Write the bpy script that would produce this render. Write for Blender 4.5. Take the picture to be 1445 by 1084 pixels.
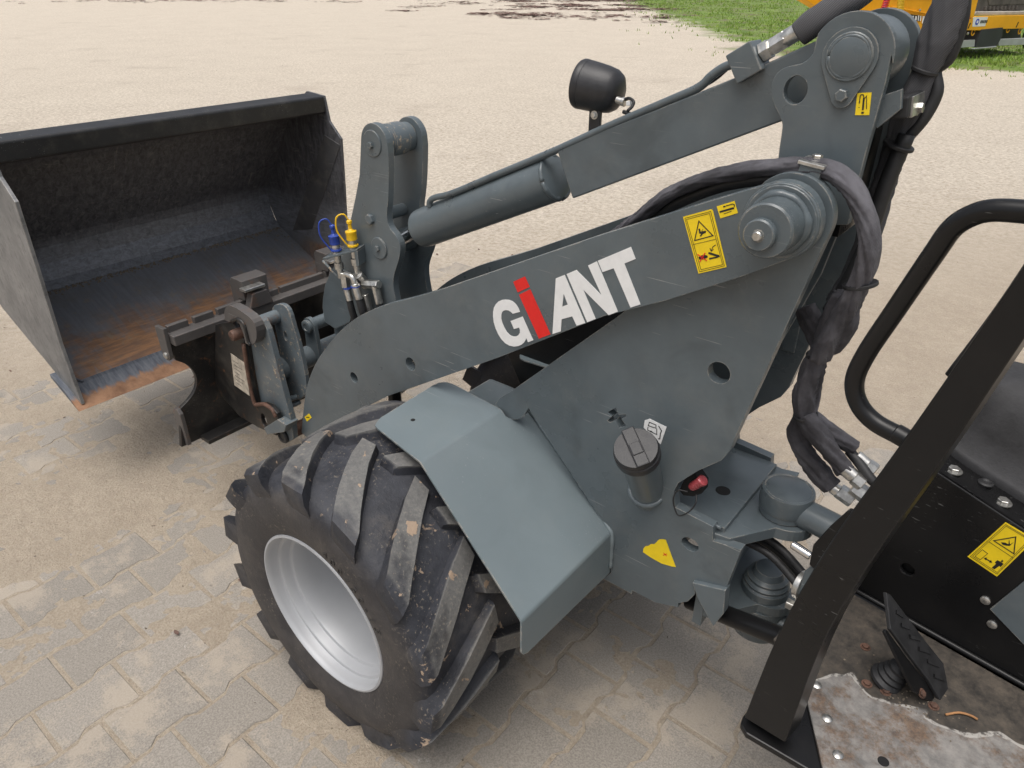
import bpy, bmesh, math, random
import numpy as np
from mathutils import Vector, Matrix
from mathutils.geometry import tessellate_polygon

random.seed(7)
rng = np.random.default_rng(11)
for o in list(bpy.data.objects):
    bpy.data.objects.remove(o)
scene = bpy.context.scene
COL = scene.collection

# ------------------------------------------------------------------ camera, sky, sun, exposure
# world axes: +X = forward of the loader's front frame, +Y = its left, Z up, front axle above the origin
PITCH, YAW = math.radians(29.66), math.radians(38.86)
CAM = Vector((-1.099, 1.290, 1.674))
fw = Vector((math.sin(YAW) * math.cos(PITCH), -math.cos(YAW) * math.cos(PITCH), -math.sin(PITCH)))
rt = fw.cross(Vector((0, 0, 1))).normalized()
up = rt.cross(fw)
cam_data = bpy.data.cameras.new("camera")
cam_data.sensor_width = 36
cam_data.lens = 36 * 1005 / 1445
cam_data.clip_start = 0.02
cam_data.clip_end = 1500
cam = bpy.data.objects.new("camera", cam_data)
COL.objects.link(cam)
m = Matrix.Identity(4)
for i in range(3):
    m[i][0], m[i][1], m[i][2], m[i][3] = rt[i], up[i], -fw[i], CAM[i]
cam.matrix_world = m
scene.camera = cam

SUN_EL, SUN_AZ = math.radians(74), math.radians(355)      # azimuth measured from +Y clockwise
world = bpy.data.worlds.new("World")
scene.world = world
world.use_nodes = True
wn = world.node_tree
sky = wn.nodes.new("ShaderNodeTexSky")
sky.sky_type = 'NISHITA'
sky.sun_disc = False
sky.sun_elevation = SUN_EL
sky.sun_rotation = SUN_AZ
sky.air_density = 1.0
sky.dust_density = 6.0
hsv = wn.nodes.new("ShaderNodeHueSaturation")
hsv.inputs['Saturation'].default_value = 0.40
bgn = wn.nodes["Background"]
bgn.inputs[1].default_value = 0.13
wn.links.new(sky.outputs[0], hsv.inputs['Color'])
wn.links.new(hsv.outputs[0], bgn.inputs[0])
sun_data = bpy.data.lights.new("sun", 'SUN')
sun_data.energy = 1.25
sun_data.angle = math.radians(50)
sun_data.color = (1.0, 0.965, 0.92)
sun = bpy.data.objects.new("sun", sun_data)
COL.objects.link(sun)
sd = Vector((math.sin(SUN_AZ) * math.cos(SUN_EL), math.cos(SUN_AZ) * math.cos(SUN_EL), math.sin(SUN_EL)))
sun.rotation_euler = sd.to_track_quat('Z', 'Y').to_euler()
scene.view_settings.view_transform = 'Standard'
scene.view_settings.look = 'None'
scene.view_settings.gamma = 1
scene.view_settings.exposure = 0.28
scene.cycles.max_bounces = 6

# ------------------------------------------------------------------ materials
class NT:
    def __init__(self, name):
        self.m = bpy.data.materials.new(name)
        self.m.use_nodes = True
        self.t = self.m.node_tree
        self.b = self.t.nodes["Principled BSDF"]
        self.out = self.t.nodes["Material Output"]
        self._co = None
    def n(self, kind, **kw):
        nd = self.t.nodes.new("ShaderNode" + kind)
        for k, v in kw.items():
            setattr(nd, k, v)
        return nd
    def link(self, a, b):
        self.t.links.new(a, b)
    def co(self, kind='Object', scale=(1, 1, 1), rot=(0, 0, 0)):
        tc = self.n("TexCoord")
        mp = self.n("Mapping")
        mp.inputs['Scale'].default_value = scale
        mp.inputs['Rotation'].default_value = rot
        self.link(tc.outputs[kind], mp.inputs[0])
        return mp.outputs[0]
    def pos(self, scale=(1, 1, 1), rot=(0, 0, 0)):
        g = self.n("NewGeometry")
        mp = self.n("Mapping")
        mp.inputs['Scale'].default_value = scale
        mp.inputs['Rotation'].default_value = rot
        self.link(g.outputs['Position'], mp.inputs[0])
        return mp.outputs[0]
    def noise(self, vec, scale, detail=4, rough=.6, dist=0):
        nd = self.n("TexNoise")
        nd.inputs['Scale'].default_value = scale
        nd.inputs['Detail'].default_value = detail
        nd.inputs['Roughness'].default_value = rough
        nd.inputs['Distortion'].default_value = dist
        self.link(vec, nd.inputs['Vector'])
        return nd.outputs['Fac']
    def ramp(self, fac, a, b, lo=0.0, hi=1.0):
        r = self.n("MapRange", interpolation_type='SMOOTHSTEP')
        for k, v in (('From Min', a), ('From Max', b), ('To Min', lo), ('To Max', hi)):
            r.inputs[k].default_value = v
        self.link(fac, r.inputs['Value'])
        return r.outputs['Result']
    def math(self, op, a, b=None):
        nd = self.n("Math", operation=op)
        for i, v in enumerate((a, b)):
            if v is None:
                continue
            if isinstance(v, (int, float)):
                nd.inputs[i].default_value = v
            else:
                self.link(v, nd.inputs[i])
        return nd.outputs[0]
    def mix(self, fac, a, b):
        nd = self.n("Mix", data_type='RGBA')
        for s, v in ((0, fac), (6, a), (7, b)):
            if isinstance(v, (int, float)):
                nd.inputs[s].default_value = v
            elif isinstance(v, tuple):
                nd.inputs[s].default_value = (*v, 1)
            else:
                self.link(v, nd.inputs[s])
        return nd.outputs[2]
    def edge(self, radius=.004, lo=.02, hi=.12):
        bv = self.n("Bevel", samples=4)
        bv.inputs['Radius'].default_value = radius
        g = self.n("NewGeometry")
        d = self.n("VectorMath", operation='DOT_PRODUCT')
        self.link(bv.outputs[0], d.inputs[0])
        self.link(g.outputs['Normal'], d.inputs[1])
        return self.ramp(self.math('SUBTRACT', 1.0, d.outputs['Value']), lo, hi)
    def bump(self, h, strength=.3, dist=.002):
        b = self.n("Bump")
        b.inputs['Strength'].default_value = strength
        b.inputs['Distance'].default_value = dist
        self.link(h, b.inputs['Height'])
        self.link(b.outputs[0], self.b.inputs['Normal'])
    def set(self, color=None, rough=None, metal=None, spec=None):
        for k, v in (('Base Color', color), ('Roughness', rough), ('Metallic', metal), ('Specular IOR Level', spec)):
            if v is None:
                continue
            if isinstance(v, tuple):
                self.b.inputs[k].default_value = (*v, 1)
            elif isinstance(v, (int, float)):
                self.b.inputs[k].default_value = v
            else:
                self.link(v, self.b.inputs[k])
        return self.m

def paint_material(name, base, rough=.4, chip=(.42, .33, .24), chip_amt=1.0, scratch=.5, dust=.35, rust=0.0, flakes=0.0, peel=.02, spec=.5, mottle=.14, grime_amt=.40):
    """sprayed steel: mottled coat, hair scratches, dust film, chipped edges"""
    t = NT(name)
    p = t.pos()
    big = t.noise(p, 5, 5, .62)
    col = t.mix(t.ramp(big, .3, .75), tuple(c * (1 - mottle) for c in base), tuple(c * (1 + mottle) for c in base))
    dmask = t.math('MULTIPLY', t.ramp(t.noise(p, 11, 8, .72), .45, .8), dust)
    col = t.mix(dmask, col, (.30, .27, .22))
    grime = t.math('MULTIPLY', t.ramp(t.noise(p, 6.5, 4, .6, .6), .52, .72), grime_amt)
    col = t.mix(grime, col, tuple(c * .45 for c in base))
    # scratches: three stretched noises in different directions
    sc = None
    for rot in ((.3, .5, .2), (1.1, .2, .9), (.4, 1.3, 2.0)):
        s = t.ramp(t.noise(t.pos((8, 330, 330), rot), 1.0, 2, .4), .715, .74)
        s = t.math('MULTIPLY', s, t.ramp(t.noise(t.pos((1, 1, 1), rot), 3.2, 4), .54, .66))
        sc = s if sc is None else t.math('MAXIMUM', sc, s)
    col = t.mix(t.math('MULTIPLY', sc, scratch), col, (.36, .36, .35))
    if rust:
        rm = t.math('MULTIPLY', t.ramp(t.noise(p, 16, 8, .75, .6), .56, .66), rust)
        col = t.mix(rm, col, (.16, .075, .035))
    if flakes:
        fm = t.math('MULTIPLY', t.ramp(t.noise(p, 55, 7, .78), .56, .61), t.ramp(t.noise(p, 9, 4, .6), .42, .60))
        col = t.mix(t.math('MULTIPLY', fm, flakes), col, (.46, .36, .25))
    if chip_amt:
        e = t.math('MULTIPLY', t.edge(.003), t.ramp(t.noise(p, 26, 6, .75), .45, .60))
        col = t.mix(t.math('MULTIPLY', e, chip_amt), col, chip)
    ro = t.math('ADD', t.ramp(big, .3, .7, rough - .03, rough + .07), t.math('MULTIPLY', grime, .06))
    t.set(col, ro, None, spec)
    t.bump(t.noise(p, 260, 2, .5), peel, .0003)
    return t.m

M = {}
M['paint'] = paint_material('grey_paint', (.102, .124, .135), .29, chip=(.40, .36, .30), dust=.12, scratch=.7)
M['paint_worn'] = paint_material('worn_grey_paint', (.108, .132, .146), .48, chip=(.52, .40, .28), chip_amt=1.0, scratch=1.0, dust=.3, rust=.4, flakes=.9)
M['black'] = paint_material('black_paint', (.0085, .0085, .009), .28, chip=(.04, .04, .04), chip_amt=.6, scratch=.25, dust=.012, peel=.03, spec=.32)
M['black_steel'] = paint_material('black_worn_steel', (.012, .0115, .0115), .42, chip=(.13, .08, .06), chip_amt=1.0, scratch=.5, dust=.16, rust=.7)
M['bar_steel'] = paint_material('rusty_bar_steel', (.082, .076, .073), .42, chip=(.24, .18, .15), chip_amt=1.0, scratch=.7, dust=.15, rust=.4)

def simple(name, color, rough=.5, metal=0.0, var=.15, scale=30, bump=0.0):
    t = NT(name)
    n = t.noise(t.pos(), scale, 5, .65)
    c = t.mix(t.ramp(n, .25, .75), tuple(v * (1 - var) for v in color), tuple(min(1, v * (1 + var)) for v in color))
    t.set(c, t.ramp(n, .2, .8, rough - .05, rough + .07), metal)
    if bump:
        t.bump(t.noise(t.pos(), scale * 6, 3), bump, .002)
    return t.m
M['zinc'] = simple('zinc_plating', (.56, .55, .52), .32, .9, .3, 60)
M['chrome'] = simple('chrome_rod', (.7, .7, .7), .12, 1.0, .05)
M['rubber'] = simple('black_rubber', (.018, .018, .019), .55, 0, .3, 40)
M['plastic'] = simple('black_plastic', (.022, .022, .024), .42, 0, .25, 60, .2)
M['rim'] = simple('silver_rim_paint', (.42, .43, .445), .48, .15, .03, 9)
M['yellow'] = simple('yellow_label', (.86, .62, .012), .38, 0, .06, 40)
M['ink'] = simple('black_ink', (.012, .012, .012), .45, 0, .1)
M['white'] = simple('white_vinyl', (.78, .78, .77), .4, 0, .04, 50)
M['red'] = simple('red_vinyl', (.72, .018, .014), .38, 0, .06, 50)
M['blue_cap'] = simple('blue_plastic', (.02, .055, .32), .42, 0, .2, 60)
M['yellow_cap'] = simple('yellow_plastic', (.82, .50, .01), .42, 0, .15, 60)
M['red_clear'] = simple('red_plastic', (.36, .06, .07), .25, 0, .2, 60)
M['wood'] = simple('pine_timber', (.34, .17, .07), .75, 0, .35, 14, .3)
M['pin_rust'] = simple('rusty_pin', (.10, .052, .035), .65, 0, .5, 50, .4)
M['paper'] = simple('dirty_paper_label', (.42, .37, .30), .6, 0, .35, 45)
M['print'] = simple('grey_print', (.12, .11, .10), .6, 0, .2)
M['dark_inside'] = simple('dark_void', (.006, .006, .006), .8)
M['tyre_print'] = simple('raised_rubber', (.040, .038, .036), .6)
M['mud'] = simple('dried_mud', (.165, .135, .10), .95, 0, .4, 60, .6)

def tyre_material():
    t = NT('tyre_rubber')
    p = t.pos()
    g = t.n("NewGeometry")
    sx = t.n("SeparateXYZ")
    t.link(g.outputs['Position'], sx.inputs[0])
    # distance from the axle tells the scuffed lug tops from the casing
    dx = t.math('POWER', sx.outputs['X'], 2.0)
    dz = t.math('POWER', t.math('SUBTRACT', sx.outputs['Z'], .37), 2.0)
    r = t.math('SQRT', t.math('ADD', dx, dz))
    n1 = t.noise(p, 14, 7, .7)
    n2 = t.noise(p, 120, 4, .7)
    col = t.mix(t.ramp(n1, .3, .8), (.017, .0182, .0235), (.048, .051, .062))
    tops = t.ramp(t.math('ADD', r, t.math('MULTIPLY', t.math('SUBTRACT', n1, .5), .012)), .379, .386)
    col = t.mix(t.math('MULTIPLY', tops, t.ramp(n2, .3, .7, .65, 1.0)), col, (.155, .152, .143))
    speck = t.math('MULTIPLY', t.ramp(n2, .56, .66), t.ramp(t.noise(p, 8, 6, .7), .46, .62))
    col = t.mix(t.math('MULTIPLY', speck, .55), col, (.31, .265, .205))
    haze = t.ramp(t.noise(p, 5, 7, .75), .48, .70)
    col = t.mix(t.math('MULTIPLY', haze, .26), col, (.20, .175, .145))
    side = t.ramp(sx.outputs['Y'], .632, .65)
    inner = t.ramp(r, .36, .30)
    col = t.mix(t.math('MULTIPLY', t.math('MULTIPLY', side, inner), t.ramp(n1, .35, .75, .15, .5)), col, (.085, .068, .05))
    clod = t.ramp(t.noise(p, 24, 6, .62, .4),   .648, .672)
    col = t.mix(t.math('MULTIPLY', clod, t.ramp(r, .33, .36)), col, (.33, .245, .175))
    t.set(col, t.ramp(n1, .3, .7, .5, .72))
    t.bump(t.math('ADD', n2, t.math('MULTIPLY', clod, .8)), .45, .003)
    return t.m
M['tyre'] = tyre_material()

def bucket_material(name, inside):
    t = NT(name)
    p = t.pos()
    s1 = t.noise(t.pos((5, 70, 5)), 1.0, 6, .7, .3)
    s2 = t.noise(t.pos((70, 8, 30), (0, .4, 0)), 1.0, 4, .65)
    n = t.noise(p, 7, 7, .7)
    if inside:
        fib = t.noise(t.pos((60, 60, 14), (.5, .3, .2)), 1.0, 5, .75, .8)
        fib2 = t.noise(t.pos((14, 40, 70), (.2, .9, .1)), 1.0, 5, .75, .8)
        col = t.mix(t.ramp(fib, .28, .80), (.046, .046, .051), (.17, .171, .18))
        col = t.mix(t.math('MULTIPLY', t.ramp(fib2, .52, .72), t.ramp(n, .38, .62)), col, (.21, .205, .198))
        col = t.mix(t.math('MULTIPLY', t.ramp(s1, .60, .74), t.ramp(n, .45, .6)), col, (.26, .24, .21))
        g = t.n("NewGeometry")
        sx = t.n("SeparateXYZ")
        t.link(g.outputs['Position'], sx.inputs[0])
        low = t.ramp(t.math('ADD', sx.outputs['Z'], t.math('MULTIPLY', t.math('SUBTRACT', n, .5), .12)), .84, .70)
        col = t.mix(t.math('MULTIPLY', low, t.ramp(fib2, .3, .7, .25, .85)), col, (.26, .275, .305))
        x0 = t.math('ADD', sx.outputs['X'], t.math('MULTIPLY', t.math('SUBTRACT', t.noise(t.pos((2.2, 26, 2.2)), 1.0, 6, .72), .5), .36))
        floor_m = t.ramp(sx.outputs['Z'], .60, .57)
        band = t.math('MULTIPLY', t.ramp(x0, 1.47, 1.52), t.ramp(x0, 1.80, 1.62))
        streak = t.mix(t.ramp(s1, .28, .78), (.165, .171, .187), (.215, .223, .24))
        streak = t.mix(t.math('MULTIPLY', t.ramp(n, .45, .7), .5), streak, (.16, .14, .115))
        col = t.mix(t.ramp(sx.outputs['Z'], .612, .600), col, streak)
        patch = t.ramp(t.noise(p, 4.5, 5, .65), .34, .52)
        rust = t.math('MULTIPLY', t.math('MULTIPLY', band, patch), floor_m)
        col = t.mix(t.math('MULTIPLY', rust, .8), col, t.mix(t.ramp(s2, .35, .7), (.20, .10, .048), (.42, .20, .075)))
        mud = t.math('MULTIPLY', t.ramp(t.noise(p, 20, 6, .7), .56, .68), floor_m)
        col = t.mix(t.math('MULTIPLY', mud, .55), col, (.26, .21, .15))
        t.set(col, t.ramp(fib, .3, .7, .42, .62), .2)
    else:
        col = t.mix(t.ramp(n, .3, .7), (.15, .155, .16), (.27, .27, .27))
        col = t.mix(t.math('MULTIPLY', t.ramp(s2, .5, .7), .5), col, (.06, .062, .066))
        e = t.math('MULTIPLY', t.edge(.006), t.ramp(n, .35, .55))
        col = t.mix(e, col, (.34, .32, .29))
        t.set(col, .48, .3)
    t.bump(s1, .25, .002)
    return t.m
M['bucket_in'] = bucket_material('scuffed_bucket_inside', True)
M['bucket_out'] = bucket_material('worn_bucket_outside', False)
M['bucket_black'] = paint_material('bucket_black_paint', (.011, .0112, .0125), .42, chip=(.16, .16, .16), chip_amt=.7, scratch=.6, dust=.12)

def rust_edge_material():
    t = NT('rusty_cutting_edge')
    p = t.pos()
    s = t.noise(t.pos((10, 55, 10)), 1.0, 6, .7)
    n = t.noise(p, 9, 6, .7)
    g = t.n("NewGeometry")
    sx = t.n("SeparateXYZ")
    t.link(g.outputs['Position'], sx.inputs[0])
    xe = t.math('ADD', sx.outputs['X'], t.math('MULTIPLY', t.math('SUBTRACT', s, .5), .06))
    col = t.mix(t.ramp(s, .35, .7), (.08, .092, .115), (.17, .18, .20))
    rustc = t.mix(t.ramp(n, .35, .65), (.19, .095, .05), (.37, .205, .115))
    col = t.mix(t.ramp(xe, 1.475, 1.455), col, rustc)
    t.set(col, .6, .2)
    t.bump(s, .3, .002)
    return t.m
M['rust_edge'] = rust_edge_material()

def floor_plate_material():
    """worn step plate: paint gone in irregular islands, bare metal and rust beneath, pale chipped rim"""
    t = NT('worn_step_plate')
    p = t.pos()
    d = t.noise(p, 5.5, 3, .5, .6)
    n = t.noise(p, 30, 7, .75)
    f = t.noise(p, 150, 4, .7)
    bare = t.mix(t.ramp(n, .3, .7), (.125, .12, .114), (.275, .258, .238))
    rust = t.mix(t.ramp(f, .3, .7), (.055, .034, .022), (.165, .095, .05))
    bare = t.mix(t.math('MULTIPLY', t.ramp(t.noise(p, 11, 8, .78), .46, .62), .8), bare, rust)
    dirty = t.mix(t.ramp(n, .3, .75), (.022, .020, .018), (.095, .078, .06))
    gx = t.n("NewGeometry")
    sx = t.n("SeparateXYZ")
    t.link(gx.outputs['Position'], sx.inputs[0])
    lim = t.math('ADD', t.math('MULTIPLY', t.math('SUBTRACT', d, .5), .40), t.math('ADD', sx.outputs['Y'], t.math('MULTIPLY', sx.outputs['X'], -.28)))
    mask = t.ramp(lim, .516, .534)
    rim = t.math('MULTIPLY', t.math('MULTIPLY', t.ramp(lim, .519, .522), t.ramp(lim, .533, .530)), t.ramp(n, .42, .52))
    col = t.mix(mask, dirty, bare)
    col = t.mix(t.math('MULTIPLY', rim, .6), col, (.52, .50, .46))
    t.set(col, t.ramp(n, .3, .7, .5, .8), 0)
    t.bump(t.math('ADD', n, mask), .4, .002)
    return t.m
M['step'] = floor_plate_material()

def fabric_material():
    t = NT('hose_sleeve_fabric')
    p = t.pos()
    n = t.noise(p, 9, 5, .65)
    w = t.n("TexWave")
    w.inputs['Scale'].default_value = 240
    w.inputs['Distortion'].default_value = .6
    t.link(p, w.inputs['Vector'])
    col = t.mix(t.ramp(n, .3, .75), (.050, .048, .055), (.175, .17, .19))
    t.set(col, .78)
    b = t.math('ADD', t.math('MULTIPLY', w.outputs['Fac'], .25), t.noise(p, 45, 5, .6, 1.0))
    t.bump(b, .7, .006)
    return t.m
M['fabric'] = fabric_material()

def mesh_sleeve_material():
    t = NT('woven_sleeve')
    p = t.pos()
    w1 = t.n("TexWave")
    w1.inputs['Scale'].default_value = 190
    t.link(t.pos((1, 1, 1), (0, .5, 0)), w1.inputs['Vector'])
    w2 = t.n("TexWave")
    w2.inputs['Scale'].default_value = 190
    t.link(t.pos((1, 1, 1), (0, -1.1, 0)), w2.inputs['Vector'])
    f = t.math('MULTIPLY', w1.outputs['Fac'], w2.outputs['Fac'])
    col = t.mix(f, (.030, .030, .033), (.20, .198, .21))
    t.set(col, .6)
    t.bump(f, .5, .003)
    return t.m
M['sleeve'] = mesh_sleeve_material()

def paver_material():
    t = NT('concrete_paver')
    p = t.pos()
    oi = t.n("ObjectInfo")
    f = t.noise(p, 210, 4, .75)
    n = t.noise(p, 9, 7, .7)
    base = t.mix(oi.outputs['Random'], (.215, .192, .162), (.29, .26, .222))
    col = t.mix(t.ramp(f, .3, .72), t.mix(.55, base, (.15, .132, .112)), t.mix(.26, base, (.58, .54, .48)))
    d = t.ramp(t.math('ADD', t.noise(p, 3.2, 8, .72), t.math('MULTIPLY', t.math('SUBTRACT', f, .5), .12)), .50, .60)
    col = t.mix(t.math('MULTIPLY', d, .6), col, (.40, .34, .268))
    pale = t.math('MULTIPLY', t.ramp(t.noise(p, 6.1, 6, .7), .62, .72), t.ramp(f, .45, .6))
    col = t.mix(t.math('MULTIPLY', pale, .7), col, (.58, .56, .53))
    stain = t.ramp(t.noise(p, 17, 3, .5), .72, .76)
    col = t.mix(t.math('MULTIPLY', stain, .55), col, (.10, .085, .075))
    t.set(col, .88)
    t.bump(t.math('ADD', f, t.math('MULTIPLY', n, .6)), .35, .002)
    return t.m
M['paver'] = paver_material()

def ground_material():
    t = NT('sandy_yard')
    p = t.pos()
    f = t.noise(p, 160, 5, .75)
    n = t.noise(p, 2.3, 9, .72)
    big = t.noise(p, .33, 7, .65)
    col = t.mix(t.ramp(n, .3, .72), (.43, .352, .262), (.52, .438, .335))
    col = t.mix(t.ramp(f, .3, .75), t.mix(.40, col, (.22, .17, .125)), t.mix(.34, col, (.66, .59, .49)))
    clump = t.noise(p, 17, 7, .78, .3)
    col = t.mix(t.math('MULTIPLY', t.ramp(clump, .42, .62), .28), col, (.29, .232, .172))
    col = t.mix(t.math('MULTIPLY', t.ramp(clump, .58, .74), .45), col, (.60, .53, .43))
    # paler, drier crust further out in the open yard
    g = t.n("NewGeometry")
    sx = t.n("SeparateXYZ")
    t.link(g.outputs['Position'], sx.inputs[0])
    ax = t.math('ADD', sx.outputs['X'], t.math('MULTIPLY', sx.outputs['Y'], -.8))
    far = t.ramp(ax, 1.4, 6.0)
    mottle = t.noise(p, .8, 11, .72)
    dry = t.mix(t.ramp(mottle, .3, .72), (.45, .378, .282), (.575, .498, .385))
    grain = t.noise(p, 24, 7, .82)
    grain2 = t.noise(p, 7, 8, .8)
    dry = t.mix(t.ramp(grain, .36, .62), t.mix(.62, dry, (.29, .24, .185)), t.mix(.55, dry, (.84, .78, .69)))
    dry = t.mix(t.math('MULTIPLY', t.ramp(grain2, .50, .64), .5), dry, (.36, .305, .235))
    dry = t.mix(t.math('MULTIPLY', t.ramp(t.noise(p, .55, 6, .7), .57, .66), .3), dry, (.33, .27, .215))
    col = t.mix(t.math('MULTIPLY', far, .85), col, dry)
    # dark specks and crumbs
    sp = t.ramp(t.noise(p, 46, 2, .5), .735, .76)
    col = t.mix(t.math('MULTIPLY', sp, .65), col, (.10, .07, .05))
    grey = t.math('MULTIPLY', t.ramp(big, .52, .66), t.math('SUBTRACT', 1.0, far))
    col = t.mix(t.math('MULTIPLY', grey, .55), col, (.29, .265, .235))
    # soil and turf beyond the edge of the yard (edge runs through measured points)
    e = t.math('ADD', t.math('MULTIPLY', sx.outputs['X'], .817), t.math('MULTIPLY', sx.outputs['Y'], .577))
    along = t.math('ADD', t.math('MULTIPLY', sx.outputs['X'], .577), t.math('MULTIPLY', sx.outputs['Y'], -.817))
    e = t.math('ADD', e, t.ramp(along, 19.0, 13.0, 0.0, 5.4))
    e = t.math('ADD', e, t.math('MULTIPLY', t.math('SUBTRACT', t.noise(p, .5, 6, .68), .5), 5.0))
    soil = t.mix(t.ramp(t.noise(p, 6, 6, .7), .35, .65), (.09, .075, .045), (.22, .185, .115))
    green = t.mix(t.ramp(t.noise(p, 1.2, 7, .7), .35, .65), (.085, .15, .022), (.19, .27, .05))
    turf = t.mix(t.ramp(t.noise(p, .8, 6, .7), .38, .52), soil, green)
    col = t.mix(t.ramp(e, -4.7, -6.2), col, turf)
    t.set(col, .93)
    t.bump(t.math('ADD', f, t.math('MULTIPLY', t.noise(p, 24, 7, .75), 2.2)), .85, .009)
    return t.m
M['ground'] = ground_material()

def leaf_litter_material():
    return simple('brown_leaf_litter', (.15, .088, .068), .8, 0, .5, 8)
M['litter'] = leaf_litter_material()
def grass_material():
    t = NT('grass_blades')
    oi = t.noise(t.pos(), .9, 5, .7)
    n2 = t.noise(t.pos(), 14, 3, .6)
    c = t.mix(t.ramp(oi, .35, .65), (.12, .24, .02), (.26, .37, .05))
    c = t.mix(t.ramp(n2, .45, .8), c, (.24, .24, .08))
    t.set(c, .7)
    return t.m
M['grass'] = grass_material()
M['orange'] = simple('orange_truck_paint', (.86, .40, .012), .35, 0, .10, 2)
M['grey_alu'] = simple('grey_alu', (.45, .46, .47), .45, .3, .1, 4)
M['toolbox'] = simple('dark_toolbox', (.03, .032, .036), .5, 0, .2, 4)
M['deck'] = simple('trailer_deck', (.42, .38, .33), .8, 0, .25, 3)
M['track'] = simple('muddy_track', (.085, .075, .065), .8, 0, .4, 6, .4)
M['air_red'] = simple('red_air_line', (.6, .03, .02), .4)
M['air_blue'] = simple('blue_air_line', (.03, .07, .5), .4)
M['air_yellow'] = simple('yellow_air_line', (.75, .5, .02), .4)

# ------------------------------------------------------------------ object helpers
def tag(o, label=None, category=None, group=None, kind=None):
    for k, v in (('label', label), ('category', category), ('group', group), ('kind', kind)):
        if v is not None:
            o[k] = v
    return o

def empty(name, loc=(0, 0, 0), parent=None):
    o = bpy.data.objects.new(name, None)
    COL.objects.link(o)
    o.location = loc
    o.empty_display_size = .1
    if parent is not None:
        o.parent = parent
    return o

def link_mesh(name, me, mat, parent=None, smooth=False, bevel=0, seg=2, angle=32):
    if mat is not None:
        me.materials.clear()
        me.materials.append(M[mat] if isinstance(mat, str) else mat)
    if smooth:
        me.polygons.foreach_set('use_smooth', [True] * len(me.polygons))
        if smooth == 'auto':
            me.set_sharp_from_angle(angle=math.radians(36))
    o = bpy.data.objects.new(name, me)
    COL.objects.link(o)
    if parent is not None:
        o.parent = parent
        o.matrix_parent_inverse = parent_world(parent).inverted()
    if bevel:
        b = o.modifiers.new('edge', 'BEVEL')
        b.width = bevel
        b.segments = seg
        b.limit_method = 'ANGLE'
        b.angle_limit = math.radians(angle)
    return o

def parent_world(p):
    mw = Matrix.Translation(p.location)
    return mw

def from_vf(name, V, F, mat, parent=None, smooth=False, bevel=0, recalc=True, seg=2):
    bm = bmesh.new()
    vs = [bm.verts.new(v) for v in V]
    for f in F:
        try:
            bm.faces.new([vs[i] for i in f])
        except ValueError:
            pass
    if recalc:
        bmesh.ops.recalc_face_normals(bm, faces=bm.faces)
    me = bpy.data.meshes.new(name)
    bm.to_mesh(me)
    bm.free()
    return link_mesh(name, me, mat, parent, smooth, bevel, seg)

def circ(cx, cy, r, n=24, ry=None):
    ry = r if ry is None else ry
    return [(cx + r * math.cos(2 * math.pi * i / n), cy + ry * math.sin(2 * math.pi * i / n)) for i in range(n)]

def arc(cx, cy, r, a0, a1, n=12):
    return [(cx + r * math.cos(math.radians(a0 + (a1 - a0) * i / n)), cy + r * math.sin(math.radians(a0 + (a1 - a0) * i / n))) for i in range(n + 1)]

def smooth_loop(pts, it=2):
    """Chaikin corner cutting of an open polyline, end points kept"""
    for _ in range(it):
        q = [pts[0]]
        for a, b in zip(pts[:-1], pts[1:]):
            q.append(tuple(a[k] * .75 + b[k] * .25 for k in range(len(a))))
            q.append(tuple(a[k] * .25 + b[k] * .75 for k in range(len(a))))
        q.append(pts[-1])
        pts = q
    return pts

def rear_to_world(u, v, z):
    a = math.radians(9)
    return (-.805 + u * math.cos(a) + v * math.sin(a), -u * math.sin(a) + v * math.cos(a), z)

PED_U, PED_Z, PED_A = -.385, .556, math.radians(55)
def pedal_to(v, w, d):
    """plane of the pedal face: v across, w up the slope, d out of the face"""
    return rear_to_world(PED_U + w * math.cos(PED_A) - d * math.sin(PED_A), v, PED_Z + w * math.sin(PED_A) + d * math.cos(PED_A))

AX = {'ped': lambda a, b, d: pedal_to(a, b, d), 'y': lambda a, b, d: (a, d, b), 'x': lambda a, b, d: (d, a, b), 'z': lambda a, b, d: (a, b, d),
      'v': lambda a, b, d: rear_to_world(a, d, b), 'f': lambda a, b, d: rear_to_world(a, b, d)}

def plate(name, pts, d0, d1, mat, parent=None, axis='y', holes=(), bevel=.0018, smooth=False, seg=2):
    """flat plate: outline pts (and holes) in a plane, extruded from d0 to d1 across it"""
    loops = [list(pts)] + [list(h) for h in holes]
    to = AX[axis] if isinstance(axis, str) else axis
    flat = [[Vector((a, b, 0)) for a, b in lp] for lp in loops]
    tris = tessellate_polygon(flat)
    allp = [p for lp in loops for p in lp]
    n = len(allp)
    V = [to(a, b, d0) for a, b in allp] + [to(a, b, d1) for a, b in allp]
    F = [tuple(t) for t in tris] + [tuple(i + n for i in reversed(t)) for t in tris]
    s = 0
    for lp in loops:
        k = len(lp)
        for i in range(k):
            j = (i + 1) % k
            F.append((s + i, s + j, n + s + j, n + s + i))
        s += k
    return from_vf(name, V, F, mat, parent, smooth, bevel, True, seg)

def box(name, lo, hi, mat, parent=None, bevel=.002, to=None):
    (x0, y0, z0), (x1, y1, z1) = lo, hi
    V = [(x, y, z) for z in (z0, z1) for (x, y) in ((x0, y0), (x1, y0), (x1, y1), (x0, y1))]
    if to:
        V = [to(*v) for v in V]
    F = [(0, 1, 2, 3), (4, 5, 6, 7), (0, 1, 5, 4), (1, 2, 6, 5), (2, 3, 7, 6), (3, 0, 4, 7)]
    return from_vf(name, V, F, mat, parent, False, bevel)

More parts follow.
